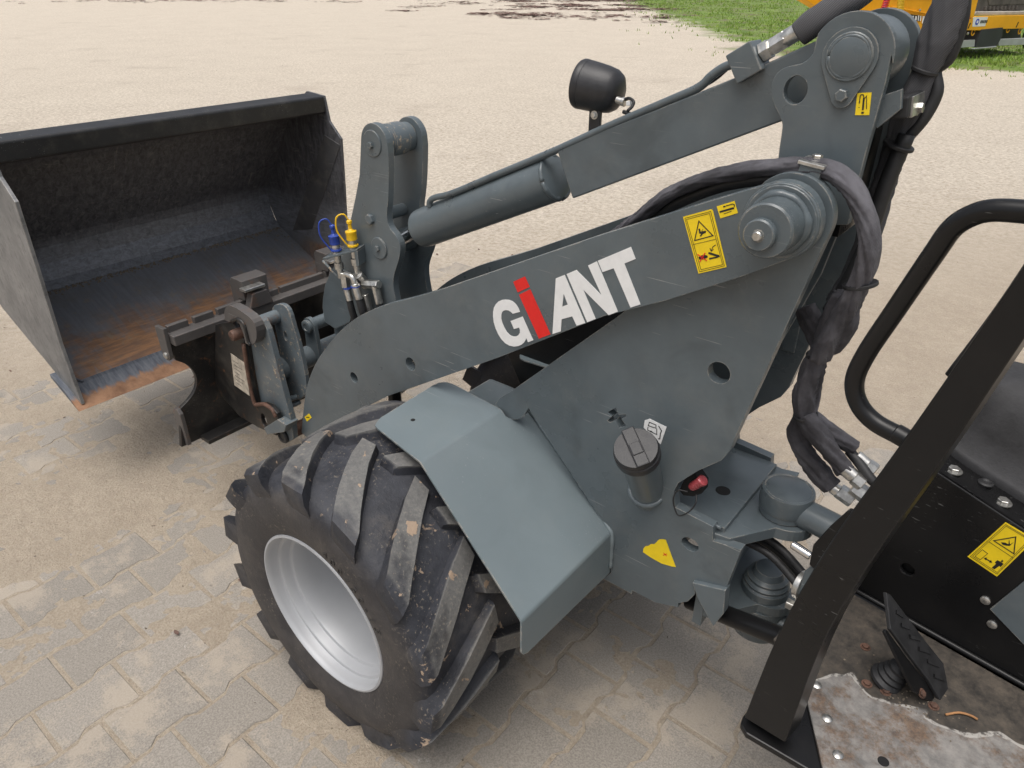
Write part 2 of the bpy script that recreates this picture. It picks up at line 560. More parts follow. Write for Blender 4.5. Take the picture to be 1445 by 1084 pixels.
def frame_of(axis):
    a = Vector(axis).normalized()
    h = Vector((0, 0, 1)) if abs(a.z) < .9 else Vector((1, 0, 0))
    s = a.cross(h).normalized()
    t = s.cross(a).normalized()
    return a, s, t

def lathe(name, prof, origin, axis, mat, parent=None, n=32, smooth='auto', closed=False):
    """prof = [(radius, height along axis)...]"""
    a, s, t = frame_of(axis)
    o = Vector(origin)
    V, F = [], []
    for r, h in prof:
        for i in range(n):
            th = 2 * math.pi * i / n
            V.append(o + a * h + (s * math.cos(th) + t * math.sin(th)) * max(r, 1e-5))
    m_ = len(prof)
    for k in range(m_ - 1 + (1 if closed else 0)):
        k2 = (k + 1) % m_
        for i in range(n):
            j = (i + 1) % n
            F.append((k * n + i, k * n + j, k2 * n + j, k2 * n + i))
    if not closed:
        F.append(tuple(range(n)))
        F.append(tuple((m_ - 1) * n + i for i in range(n)))
    return from_vf(name, V, F, mat, parent, smooth)

def cyl(name, a, b, r, mat, parent=None, n=28, ch=.0015):
    a, b = Vector(a), Vector(b)
    L = (b - a).length
    return lathe(name, [(r - ch, 0), (r, ch), (r, L - ch), (r - ch, L)], a, b - a, mat, parent, n)

def hexbolt(name, pos, axis, r, h, mat, parent, washer=True):
    a = Vector(axis).normalized()
    _, s, t = frame_of(axis)
    p = Vector(pos)
    V, F = [], []
    rings = []
    if washer:
        rings += [(24, r * 1.45, 0), (24, r * 1.45, h * .22)]
    base = h * .22 if washer else 0
    idx = []
    def ring(n, rr, hh, off=.2):
        st = len(V)
        for i in range(n):
            th = 2 * math.pi * i / n + off
            V.append(p + a * hh + (s * math.cos(th) + t * math.sin(th)) * rr)
        return list(range(st, st + n))
    if washer:
        r0, r1 = ring(20, r * 1.45, 0), ring(20, r * 1.45, base)
        for i in range(20):
            F.append((r0[i], r0[(i + 1) % 20], r1[(i + 1) % 20], r1[i]))
        F.append(tuple(r1))
    q0, q1, q2 = ring(6, r, base), ring(6, r, base + h * .68), ring(6, r * .86, base + h * .78)
    for A, B in ((q0, q1), (q1, q2)):
        for i in range(6):
            F.append((A[i], A[(i + 1) % 6], B[(i + 1) % 6], B[i]))
    F.append(tuple(q2))
    return from_vf(name, V, F, mat, parent, False, 0)

def catmull(pts, sub=6):
    P = [Vector(p) for p in pts]
    P = [P[0] * 2 - P[1]] + P + [P[-1] * 2 - P[-2]]
    out = []
    for i in range(1, len(P) - 2):
        for k in range(sub):
            t = k / sub
            p0, p1, p2, p3 = P[i - 1], P[i], P[i + 1], P[i + 2]
            out.append(.5 * ((2 * p1) + (-p0 + p2) * t + (2 * p0 - 5 * p1 + 4 * p2 - p3) * t * t + (-p0 + 3 * p1 - 3 * p2 + p3) * t ** 3))
    out.append(P[-2])
    return out

def tube(name, pts, r, mat, parent=None, n=14, sub=6, flat=1.0, wrinkle=0.0, flat_dir=(0, 1, 0), smooth=True, seed=0):
    """tube along a smooth path; r is one radius or one per control point; flat squeezes it along flat_dir"""
    path = catmull(pts, sub) if sub > 1 else [Vector(p) for p in pts]
    N = len(path)
    if isinstance(r, (int, float)):
        rs = [r] * N
    else:
        xs = np.linspace(0, 1, len(r))
        rs = list(np.interp(np.linspace(0, 1, N), xs, r))
    rg = random.Random(seed + 5)
    ph = [rg.uniform(0, 6.28) for _ in range(8)]
    lens = [0.0]
    for a_, b_ in zip(path[:-1], path[1:]):
        lens.append(lens[-1] + (b_ - a_).length)
    V, F = [], []
    fd = Vector(flat_dir).normalized()
    prev = None
    for k, p in enumerate(path):
        d = (path[min(k + 1, N - 1)] - path[max(k - 1, 0)]).normalized()
        s = fd - d * fd.dot(d)
        if s.length < .1 and prev is not None:
            s = prev - d * prev.dot(d)
        s.normalize()
        prev = s
        t = d.cross(s)
        for i in range(n):
            th = 2 * math.pi * i / n
            w = 1.0
            if wrinkle:
                L_ = lens[k]
                nz = float(fbm(np.array([math.cos(th) * 1.1 + L_ * 16 + ph[0] * 9]), np.array([math.sin(th) * 1.1 - L_ * 9 + ph[1] * 7]), 1.0, 3, seed)[0])
                n2_ = float(fbm(np.array([math.cos(th + L_ * 9) * 1.6 + ph[2] * 5]), np.array([math.sin(th + L_ * 9) * 1.6 + L_ * 7]), 1.3, 2, seed + 3)[0])
                w += wrinkle * (2.6 * (nz - .5) + 3.2 * (.28 - abs(n2_ - .5) * 1.6))
            V.append(p + (s * math.cos(th) * flat + t * math.sin(th)) * rs[k] * w)
    for k in range(N - 1):
        for i in range(n):
            j = (i + 1) % n
            F.append((k * n + i, k * n + j, (k + 1) * n + j, (k + 1) * n + i))
    F.append(tuple(range(n)))
    F.append(tuple((N - 1) * n + i for i in range(n)))
    return from_vf(name, V, F, mat, parent, smooth)

def weld(name, pts, r, parent, mat='paint', seed=0):
    """lumpy weld bead"""
    P = [Vector(p) for p in pts]
    L = sum((b - a).length for a, b in zip(P[:-1], P[1:]))
    k = max(4, int(L / .008))
    path = []
    for i in range(k + 1):
        d = L * i / k
        for a, b in zip(P[:-1], P[1:]):
            l = (b - a).length
            if d <= l + 1e-9:
                path.append(a.lerp(b, min(1, d / l)))
                break
            d -= l
        else:
            path.append(P[-1])
    rg = random.Random(seed)
    return tube(name, path, [r * rg.uniform(.75, 1.2) for _ in path], mat, parent, 8, 1, smooth=True)

def strip(name, pts, w, d0, d1, mat, parent, axis='y', closed=False):
    """printed line of width w following pts in a plane, built as one thin plate"""
    to = AX[axis] if isinstance(axis, str) else axis
    P = [Vector((a, b)) for a, b in pts]
    n = len(P)
    A, B = [], []
    for i in range(n):
        p0 = P[(i - 1) % n] if (closed or i > 0) else P[i]
        p1 = P[(i + 1) % n] if (closed or i < n - 1) else P[i]
        d1_ = (P[i] - p0).normalized() if (P[i] - p0).length > 0 else (p1 - P[i]).normalized()
        d2_ = (p1 - P[i]).normalized() if (p1 - P[i]).length > 0 else d1_
        t = (d1_ + d2_)
        t = t.normalized() if t.length > 1e-6 else d1_
        nn = Vector((-t.y, t.x))
        k = 1 / max(.45, abs(nn.dot(Vector((-d1_.y, d1_.x)))))
        A.append(P[i] + nn * w / 2 * k)
        B.append(P[i] - nn * w / 2 * k)
    V = [to(p.x, p.y, d1) for p in A] + [to(p.x, p.y, d1) for p in B] + [to(p.x, p.y, d0) for p in A] + [to(p.x, p.y, d0) for p in B]
    F = []
    for i in range(n if closed else n - 1):
        j = (i + 1) % n
        F += [(i, j, n + j, n + i), (i, 2 * n + i, 2 * n + j, j), (n + i, n + j, 3 * n + j, 3 * n + i)]
    return from_vf(name, V, F, mat, parent, False, 0)

# ------------------------------------------------------------------ value noise for geometry
def vnoise(x, y, seed=0):
    x = np.asarray(x, float); y = np.asarray(y, float)
    xi = np.floor(x).astype(np.int64); yi = np.floor(y).astype(np.int64)
    xf = x - xi; yf = y - yi
    def h(a, b):
        n = (a * 374761393 + b * 668265263 + seed * 974711) & 0x7fffffff
        n = ((n ^ (n >> 13)) * 1274126177) & 0x7fffffff
        return ((n ^ (n >> 16)) & 0xffff) / 65535.0
    u = xf * xf * (3 - 2 * xf); v = yf * yf * (3 - 2 * yf)
    return (h(xi, yi) * (1 - u) + h(xi + 1, yi) * u) * (1 - v) + (h(xi, yi + 1) * (1 - u) + h(xi + 1, yi + 1) * u) * v

def fbm(x, y, f, octv=4, seed=0, gain=.5):
    a, s, t = 1.0, 0, 0
    for k in range(octv):
        s = s + a * vnoise(x * f * 2 ** k + 13.7 * k, y * f * 2 ** k - 7.1 * k, seed + k)
        t += a
        a *= gain
    return s / t

def sstep(x, a, b):
    t = np.clip((x - a) / (b - a), 0, 1)
    return t * t * (3 - 2 * t)

# ------------------------------------------------------------------ ground: one sheet, fine where it is near
def axis_coords(lo, hi, step, far_lo, far_hi):
    near = np.arange(lo, hi + step / 2, step)
    a, d = [], step
    x = lo
    while x > far_lo:
        d *= 1.22
        x -= d
        a.append(x)
    b, d = [], step
    x = near[-1]
    while x < far_hi:
        d *= 1.22
        x += d
        b.append(x)
    return np.concatenate([np.array(a[::-1]), near, np.array(b)])

def sand_height(X, Y):
    """loose sand over the paving: negative where the stones stand clear"""
    cover = sstep(X - .9 * (Y - .55), .55, 1.35)            # piles up towards the front of the loader
    cover = np.maximum(cover, sstep(-X - .9, 0, .8) * .5)
    n = fbm(X, Y, 2.1, 5, 3, .58)
    fine = fbm(X, Y, 11, 4, 9, .6)
    h = -.0040 + .0044 * cover + .021 * (n - .5) + .006 * (fine - .5)
    track = sstep(np.abs(Y - .45 + .05 * np.sin(X * 2.2)), .26, .12) * sstep(X, .25, 1.0)
    h = h + .004 * track * (fbm(X, Y * 3, 5, 3, 21) - .35)
    micro = fbm(X, Y, 45, 3, 14, .6)
    h = h + .0022 * (micro - .5)
    return np.maximum(h, -.0022 + .0030 * (fine - .5) + .0012 * (micro - .5))

gx = axis_coords(-1.5, 2.9, .0085, -500, 700)
gy = axis_coords(-1.3, 1.7, .0085, -800, 400)
GX, GY = np.meshgrid(gx, gy, indexing='ij')
far_w = np.maximum(sstep(GX, 3.0, 3.6), np.maximum(sstep(-GY, 1.2, 2.0), 0))
GZ = sand_height(GX, GY) * (1 - far_w) + far_w * (.001 + .012 * (fbm(GX, GY, 1.3, 3, 5) - .4))
R_ = np.hypot(GX, GY)
GZ = GZ + sstep(R_, 6, 30) * .05 * (fbm(GX, GY, .35, 4, 8) - .5)
nx, ny = len(gx), len(gy)
me = bpy.data.meshes.new('ground')
co = np.stack([GX.ravel(), GY.ravel(), GZ.ravel()], 1).astype(np.float32)
ii, jj = np.meshgrid(np.arange(nx - 1), np.arange(ny - 1), indexing='ij')
v0 = (ii * ny + jj).ravel()
quads = np.stack([v0, v0 + ny, v0 + ny + 1, v0 + 1], 1).astype(np.int32)
me.vertices.add(len(co)); me.vertices.foreach_set('co', co.ravel())
me.loops.add(quads.size); me.loops.foreach_set('vertex_index', quads.ravel())
me.polygons.add(len(quads))
me.polygons.foreach_set('loop_start', np.arange(0, quads.size, 4, dtype=np.int32))
me.polygons.foreach_set('loop_total', np.full(len(quads), 4, dtype=np.int32))
me.update(calc_edges=True); me.validate()
ground = link_mesh('ground', me, 'ground', None, True)
tag(ground, 'pale sandy yard strewn over concrete paving', kind='structure')

# pavers: double-T concrete stones in running bond, waved sides, straight ends
PX, PY, WAVE = .1625, .2075, .0085
def paver_outline(x0, y0, gap, seed):
    rg = random.Random(seed)
    hx, hy = PX / 2 - gap / 2, PY / 2 - gap / 2
    prof = [(-1, 1), (-.62, 1), (-.38, -1), (.38, -1), (.62, 1), (1, 1)]
    pts = []
    for t, s in prof:
        pts.append((x0 + hx + WAVE * s + rg.uniform(-.001, .001), y0 + t * hy))
    for t, s in reversed(prof):
        pts.append((x0 - hx - WAVE * s + rg.uniform(-.001, .001), y0 + t * hy))
    return pts

def paver_vf(x0, y0, seed, z=0.0, gap=.0095, ch=.0035):
    o = paver_outline(x0, y0, gap, seed)
    k = len(o)
    inn = [(x0 + (x - x0) * (1 - ch / (PX / 2)), y0 + (y - y0) * (1 - ch / (PY / 2))) for x, y in o]
    V = [(x, y, z - .05) for x, y in o] + [(x, y, z - ch * .8) for x, y in o] + [(x, y, z) for x, y in inn]
    F = []
    for i in range(k):
        j = (i + 1) % k
        F += [(i, j, k + j, k + i), (k + i, k + j, 2 * k + j, 2 * k + i)]
    # top split in quads so that it stays valid for the waist
    for i in range(5):
        F.append((2 * k + i, 2 * k + i + 1, 2 * k + 10 - i, 2 * k + 11 - i))
    return V, F

variants = []
for s in range(5):
    V, F = paver_vf(0, 0, s)
    bm = bmesh.new()
    vs = [bm.verts.new(v) for v in V]
    for f in F:
        bm.faces.new([vs[i] for i in f])
    bmesh.ops.recalc_face_normals(bm, faces=bm.faces)
    pm = bpy.data.meshes.new('paver')
    bm.to_mesh(pm)
    bm.free()
    pm.materials.append(M['paver'])
    variants.append(pm)
spots = []
for i in range(-12, 24):
    for j in range(-16, 14):
        x = .7075 + (i - 4) * PX
        y = .836 + PY / 2 + j * PY + (PY / 2 if i % 2 else 0)
        d = Vector((x, y, 0)) - CAM
        dep = d.dot(fw)
        if dep < .3:
            inview = False
        else:
            qx, qy = 1005 * d.dot(rt) / dep, -1005 * d.dot(up) / dep
            inview = abs(qx) < 800 and abs(qy) < 620
        spots.append((0 if inview else 1, dep if dep > .3 else 9, x, y))
spots.sort()
far_V, far_F = [], []
for k, (hid, dep, x, y) in enumerate(spots):
    rg = random.Random(k)
    z = rg.uniform(-.0022, .0010)
    if k < 290 and not hid:
        o = bpy.data.objects.new('paver', variants[k % 5])
        COL.objects.link(o)
        o.location = (x, y, z)
        o.rotation_euler = (rg.uniform(-.006, .006), rg.uniform(-.006, .006), rg.uniform(-.008, .008) + (math.pi if k % 2 else 0))
        o.parent = ground
    else:
        V, F = paver_vf(x, y, k, z)
        b = len(far_V)
        far_V += V
        far_F += [tuple(i + b for i in f) for f in F]
fp = from_vf('pavers_under_sand', far_V, far_F, 'paver', ground)
tag(fp, kind='stuff')

# ------------------------------------------------------------------ loose litter, grass and crumbs
def scatter_mesh(name, mat, items, parent=None):
    V, F = [], []
    for vs, fs in items:
        b = len(V)
        V += vs
        F += [tuple(i + b for i in f) for f in fs]
    me = bpy.data.meshes.new(name)
    me.from_pydata(V, [], F)
    me.update()
    return link_mesh(name, me, mat, parent)

def edge_coords(x, y):
    return .817 * x + .577 * y, .577 * x - .817 * y

def blade_items():
    out = []
    N = 90000
    rr = np.exp(rng.uniform(math.log(9), math.log(85), N))
    az = np.radians(rng.uniform(-9, 52, N))
    bx = CAM.x + rr * np.sin(az); by = CAM.y - rr * np.cos(az)
    e, s = edge_coords(bx, by)
    e = e + 5.4 * sstep(s, 19, 13) + 5.0 * (fbm(bx, by, .5, 4, 31) - .5)
    dens = sstep(e, -4.4, -7.0) * sstep(fbm(bx, by, .9, 4, 77), .36, .56)
    dens = np.maximum(dens, .10 * sstep(e, -2.4, -4.4) * (fbm(bx, by, 1.1, 3, 70) > .55))
    keep = rng.uniform(0, 1, N) < dens
    for x, y, r in zip(bx[keep], by[keep], rr[keep]):
        for _ in range(2):
            a = random.uniform(0, 6.28)
            h = random.uniform(.025, .075) * (1 + r / 60)
            w = random.uniform(.006, .012) * (1 + r / 25)
            lx, ly = random.uniform(-.06, .06), random.uniform(-.06, .06)
            px_, py_ = x + random.uniform(-.06, .06), y + random.uniform(-.06, .06)
            c, sn = math.cos(a) * w, math.sin(a) * w
            out.append(([(px_ - c, py_ - sn, -.02), (px_ + c, py_ + sn, -.02), (px_ + lx, py_ + ly, h)], [(0, 1, 2)]))
    return out
g = scatter_mesh('grass', 'grass', blade_items())
tag(g, 'bright green grass growing along the edge of the yard', 'grass', kind='stuff')

def litter_items():
    out = []
    N = 26000
    lx = rng.uniform(5, 75, N); ly = rng.uniform(-62, -18, N)
    e, s = edge_coords(lx, ly)
    n = fbm(lx, ly, .45, 5, 50, .6)
    near_edge = sstep(e, 12, 2) * sstep(e, -8, -4) * sstep(s, 31, 46)
    far_edge = sstep(s + .25 * e, 62, 74)
    keep = rng.uniform(0, 1, N) < np.maximum(near_edge * sstep(n, .52, .68), far_edge * .2 * sstep(n, .5, .62))
    for x, y in zip(lx[keep], ly[keep]):
        for _ in range(3):
            a = random.uniform(0, 6.28)
            L, w = random.uniform(.10, .34), random.uniform(.05, .13)
            px_, py_ = x + random.gauss(0, .22), y + random.gauss(0, .22)
            c, sn = math.cos(a), math.sin(a)
            z = .025
            q = [(px_ + c * u - sn * v, py_ + sn * u + c * v, z + random.uniform(0, .05)) for u, v in ((-L, -w), (L, -w * .6), (L * .8, w), (-L * .7, w))]
            out.append((q, [(0, 1, 2, 3)]))
    return out
g = scatter_mesh('leaf_litter', 'litter', litter_items())
tag(g, 'dark brown leaf litter scattered along the far yard edge', 'litter', kind='stuff')

def crumb_items():
    out = []
    for k in range(1500):
        x, y = random.uniform(-1.2, 5.5), random.uniform(-4.5, 1.6)
        if k > 1150:
            x, y = random.uniform(0, 14), random.uniform(-14, 1)
        r = random.uniform(.0012, .0036) * (1 + .12 * abs(x) + .08 * abs(y))
        z0 = .0005
        vs = []
        for i in range(5):
            a = i * 1.257 + random.uniform(-.3, .3)
            vs.append((x + r * math.cos(a) * random.uniform(.7, 1.3), y + r * math.sin(a) * random.uniform(.7, 1.3), z0 - .004))
        vs.append((x, y, z0 + r * random.uniform(.6, 1.2)))
        out.append((vs, [(i, (i + 1) % 5, 5) for i in range(5)]))
    return out
g = scatter_mesh('soil_crumbs', 'mud', crumb_items())
tag(g, 'tiny dark crumbs of soil scattered over the sand', 'soil crumbs', kind='stuff')

# ------------------------------------------------------------------ the loader
loader = empty('compact_loader', (0, 0, 0))
tag(loader, 'grey articulated compact wheel loader carrying a bucket on its forks', 'loader')
PIV = (-.748, 1.351)              # lift arm pivot (x, z)
ARM_O, ARM_I = .200, .178         # lift arm faces
SIDE_O, SIDE_I = .165, .143       # chassis side plates
JT = (-.805, 0.0)                 # articulation joint

def tangent_arc(c, r, a0, a1, n=14):
    return arc(c[0], c[1], r, a0, a1, n)

# --- lift arms
arm_front = smooth_loop([(0.6698,0.3748),(0.6195,0.5214),(0.5874,0.5926),(0.5339,0.6753),(0.4591,0.7603),(0.3715,0.8445),(0.2941,0.9019),(0.1991,0.9565),(0.0977,1.0007),(-0.002,1.0475)], 2)
arm_top = [(-0.4195,1.2605),(-0.6281,1.3618)]
arm_bot = [(-0.6988,1.2484),(-0.574,1.1744),(-0.4502,1.1098),(-0.1765,0.9281),(0.2184,0.6809),(0.3729,0.5667),(0.485,0.4894)]
arm_pts = arm_front + arm_top + arc(PIV[0], PIV[1], .060, 64, 246, 18) + arm_bot
arm_tip = [(0.6192,0.3556)]
arm_pts = arm_pts + arm_tip
arm_holes = [circ(*[(0.3538,0.6923)][0], .0155, 20, .0165), circ(*[(0.1128,0.8161)][0], .0175, 20, .0185)]
arm = plate('lift_arm', arm_pts, ARM_I, ARM_O, 'paint', loader, 'y', arm_holes, .002)
arm['label'] = 'left lift arm with white and red lettering'
arm_r = plate('lift_arm', arm_pts, -ARM_O, -ARM_I, 'paint', loader, 'y', arm_holes, .002)
# added black plate, stands in for shade in the gap below the arm
plate('gap_shade_plate', [(0.0966,0.7006),(-0.1119,0.8651),(-0.3176,1.0008),(-0.4047,0.9211),(-0.1716,0.6299),(0.0448,0.6097)], -.20, -.172, 'black', loader, 'y', (), .002)
cyl('arm_cross_tube', (.36, -ARM_I, .70), (.36, ARM_I, .70), .045, 'paint', loader)
# pivot boss, stepped collar and pin
lathe('pivot_boss', [(.056, 0), (.056, .0045), (.0545, .006), (.0415, .006), (.0415, .061), (.039, .064)], (PIV[0], ARM_O, PIV[1]), (0, 1, 0), 'paint', loader, 40)
lathe('pivot_pin', [(.024, .06), (.024, .074), (.022, .0765), (.009, .0765), (.0085, .078), (.001, .078)], (PIV[0] + .004, ARM_O, PIV[1] - .004), (0, 1, 0), 'paint', loader, 28)
lathe('grease_plug', [(.0075, 0), (.0075, .004), (.006, .006)], (PIV[0] + .004, ARM_O + .077, PIV[1] - .004), (0, 1, 0), 'zinc', loader, 16)
th = np.linspace(0, 2 * math.pi, 40)
weld('weld_bead', [(PIV[0] + .0565 * math.cos(t), ARM_O + .002, PIV[1] + .0565 * math.sin(t)) for t in th], .0028, loader, seed=3)
weld('weld_bead', [(PIV[0] + .0425 * math.cos(t), ARM_O + .009, PIV[1] + .0425 * math.sin(t)) for t in th], .0075, loader, seed=4)
cyl('pivot_shaft', (PIV[0], -.22, PIV[1]), (PIV[0], .2, PIV[1]), .04, 'paint', loader)

# --- lettering on the arm
LET = (ARM_O + .0002, ARM_O + .0011)
def gch(t):
    return t
G_out = [(-0.2429,1.0609),(-0.2396,1.0673),(-0.2348,1.0727),(-0.2291,1.0771),(-0.2214,1.0799),(-0.2124,1.0802),(-0.2027,1.0782),(-0.1929,1.0745),(-0.1836,1.0685),(-0.1762,1.0602),(-0.171,1.0513),(-0.1685,1.0408),(-0.168,1.0294),(-0.1698,1.0158),(-0.1747,1.0029),(-0.182,0.9907),(-0.1913,0.9806),(-0.2021,0.9743),(-0.2138,0.9722),(-0.2271,0.9738),(-0.2385,0.9786),(-0.2483,0.9853),(-0.2547,0.9924),(-0.2591,1.0005),(-0.2603,1.0054),(-0.2658,0.9964),(-0.2793,1.0053),(-0.2499,1.052),(-0.2175,1.0323),(-0.227,1.0161),(-0.2409,1.0238),(-0.2435,1.019),(-0.2432,1.012),(-0.239,1.0051),(-0.2326,1.0),(-0.2247,0.9974),(-0.2155,0.998),(-0.2072,1.0026),(-0.1996,1.0117),(-0.1941,1.0214),(-0.1915,1.0305),(-0.1916,1.0394),(-0.1939,1.0465),(-0.1986,1.0514),(-0.2045,1.0544),(-0.2117,1.0555),(-0.2182,1.054),(-0.2237,1.0512)]
plate('letter', G_out, *LET, 'white', arm, 'y', (), 0)
plate('letter', [(-0.2246,1.124),(-0.2552,1.1433),(-0.2677,1.1235),(-0.2369,1.1034)], *LET, 'red', arm, 'y', (), 0)
plate('letter', [(-0.2401,1.099),(-0.2693,1.1188),(-0.3236,1.0326),(-0.2945,1.0136)], *LET, 'red', arm, 'y', (), 0)
plate('letter', [(-0.3328,1.1579),(-0.3535,1.1703),(-0.4072,1.0825),(-0.3873,1.0708),(-0.3759,1.0881),(-0.3503,1.0744),(-0.3494,1.047),(-0.329,1.035)], *LET, 'white', arm, 'y', [[(-0.353,1.1308),(-0.364,1.1103),(-0.3508,1.1022)]], 0)
plate('letter', [(-0.3582,1.1731),(-0.3804,1.1868),(-0.4406,1.1499),(-0.4063,1.2018),(-0.425,1.2144),(-0.4783,1.1267),(-0.4592,1.1141),(-0.3981,1.1511),(-0.4304,1.098),(-0.4117,1.0855)], *LET, 'white', arm, 'y', (), 0)
plate('letter', [(-0.4272,1.2159),(-0.4943,1.2571),(-0.5059,1.2372),(-0.4837,1.2233),(-0.5242,1.154),(-0.5045,1.1421),(-0.4624,1.2093),(-0.439,1.1962)], *LET, 'white', arm, 'y', (), 0)

# --- labels on the arm
def label_plate(parent, key, Y, quad, mat='yellow', t=.0008):
    return plate('label', quad, Y + .0002, Y + t, mat, parent, 'y', (), 0)
INK = (ARM_O + .0006, ARM_O + .0014)
lab = plate('warning_label', [(-0.5874,1.3287),(-0.6333,1.3495),(-0.6366,1.3496),(-0.6385,1.3466),(-0.675,1.2611),(-0.6281,1.2384)], ARM_O + .0002, ARM_O + .0009, 'yellow', arm, 'y', (), 0)
lab['label'] = 'tall yellow crushing hazard label'
for nm, pts, w, cl in (('border_line', [(-0.591,1.3273),(-0.6345,1.3465),(-0.6711,1.2624),(-0.6299,1.2423)], .0006, True),
                       ('border_line', [(-0.5943,1.3257),(-0.6328,1.343),(-0.6679,1.2639),(-0.6316,1.2465)], .0006, True),
                       ('dividing_line', [(-0.6113,1.2861),(-0.6506,1.3037)], .0006, False),
                       ('triangle', [(-0.6164,1.327),(-0.644,1.3081),(-0.6134,1.2935)], .0016, True),
                       ('arrow', [(-0.6513,1.2941),(-0.6467,1.2899),(-0.6448,1.2822)], .0011, False),
                       ('arrow', [(-0.6419,1.2867),(-0.6448,1.2816),(-0.6485,1.2859)], .0010, False)):
    strip(nm, pts, w, *INK, 'ink', arm, 'y', cl)
for nm, pts in (('pictogram', [(-0.6174,1.3143),(-0.6195,1.3154),(-0.6226,1.3096),(-0.6248,1.3158),(-0.6247,1.3114),(-0.6296,1.3136),(-0.6316,1.3128),(-0.6309,1.3101),(-0.6263,1.3074),(-0.6237,1.3023),(-0.6213,1.3028),(-0.6238,1.3069),(-0.62,1.3069)]),
                ('pictogram', [(-0.6401,1.2786),(-0.6422,1.2795),(-0.6597,1.2782),(-0.6611,1.2759),(-0.6603,1.2745),(-0.658,1.2746),(-0.6409,1.2762)]),
                ('pictogram', [(-0.6429,1.2697),(-0.6571,1.2754),(-0.6582,1.2735),(-0.644,1.267)]),
                ('pictogram', [(-0.6241,1.2666),(-0.6282,1.2705),(-0.6332,1.2731),(-0.6394,1.2729),(-0.6405,1.2702),(-0.6364,1.2671),(-0.6314,1.2645),(-0.6261,1.2633)])):
    plate(nm, pts, *INK, 'ink', arm, 'y', (), 0)
for pts in ([(-0.6219,1.2713),(-0.6399,1.2642)], [(-0.635,1.2769),(-0.6275,1.2591)]):
    strip('red_cross', pts, .0016, ARM_O + .001, ARM_O + .0018, 'red', arm, 'y')
plate('grease_label', [(-0.6432,1.356),(-0.6709,1.3696),(-0.6796,1.352),(-0.6521,1.3382)], ARM_O + .0002, ARM_O + .0009, 'yellow', arm, 'y', (), 0)
plate('pictogram', [(-0.6492,1.3496),(-0.6508,1.3504),(-0.6681,1.3587),(-0.6711,1.3599),(-0.6729,1.3575),(-0.67,1.3561),(-0.6512,1.3475),(-0.6499,1.347)], *INK, 'ink', arm, 'y', (), 0)
for pts, w in (([(-0.6543,1.3577),(-0.6581,1.3589)], .0022), ([(-0.6587,1.3598),(-0.6686,1.3645),(-0.6718,1.3641),(-0.6725,1.3602)], .0014), ([(-0.6569,1.3466),(-0.669,1.3532)], .0008)):
    strip('pictogram', pts, w, *INK, 'ink', arm, 'y')
sl = plate('small_label', [(0.6342,0.4498),(0.6066,0.4737),(0.596,0.4623),(0.6256,0.4357)], ARM_O + .0002, ARM_O + .0009, 'yellow', arm, 'y', (), 0)
strip('pictogram', [(0.6247,0.4525),(0.6068,0.4596)], .003, *INK, 'ink', arm, 'y')

# --- chassis side plates
side_r = arc(PIV[0], PIV[1], .0665, 45, 190, 18)
side_pts = (side_r + [(-0.7277,0.9221),(-0.7235,0.8955),(-0.7108,0.8667),(-0.6694,0.8238),(-0.6307,0.7734),(-0.6242,0.7482),(-0.6321,0.711)]
            + [(-0.7181,0.7045),(-0.7222,0.6692),(-0.7822,0.6795),(-0.7679,0.5618),(-0.6998,0.5446),(-0.7051,0.5061),(-0.6923,0.4763),(-0.6709,0.4559),(-0.6724,0.4445),(-0.6157,0.4226),(-0.5562,0.4218),(-0.5557,0.4105),(-0.4735,0.4097)]
            + [(-0.4959,0.4406),(-0.4895,0.5539),(-0.2424,0.8046),(-0.2286,0.7795),(-0.2103,0.7627),(-0.1916,0.7543),(-0.1726,0.7564),(-0.1546,0.7678)] + [(-0.1407,0.7773),(-0.1543,0.7985),(-0.1872,0.8282),(-0.4605,1.1002),(-0.6236,1.2795)])
side_holes = [circ(*[(-0.6777,1.0479)][0], .0215, 24),
              circ(*[(-0.6759,0.6335)][0], .0195, 24, .0165),
              [(-0.4531,0.8755),(-0.4717,0.8939),(-0.4791,0.8794),(-0.4954,0.8866),(-0.4972,0.8824),(-0.4866,0.872),(-0.4993,0.8596),(-0.4832,0.8481),(-0.4722,0.8627),(-0.4599,0.8521),(-0.454,0.8547),(-0.4634,0.8684)]]
side = plate('chassis_side_plate', side_pts, SIDE_I, SIDE_O, 'paint', loader, 'y', side_holes, .0018)
plate('chassis_side_plate', side_pts, -SIDE_O, -SIDE_I, 'paint', loader, 'y', side_holes[:2], .0018)
# tank and cross walls between the side plates
box('chassis_tank', (-.60, -.08, .46), (-.36, .08, .80), 'paint', loader, .01)
box('tower_cross_plate', (-.72, -SIDE_I, .98), (-.69, -SIDE_I + .006, 1.25), 'paint', loader)
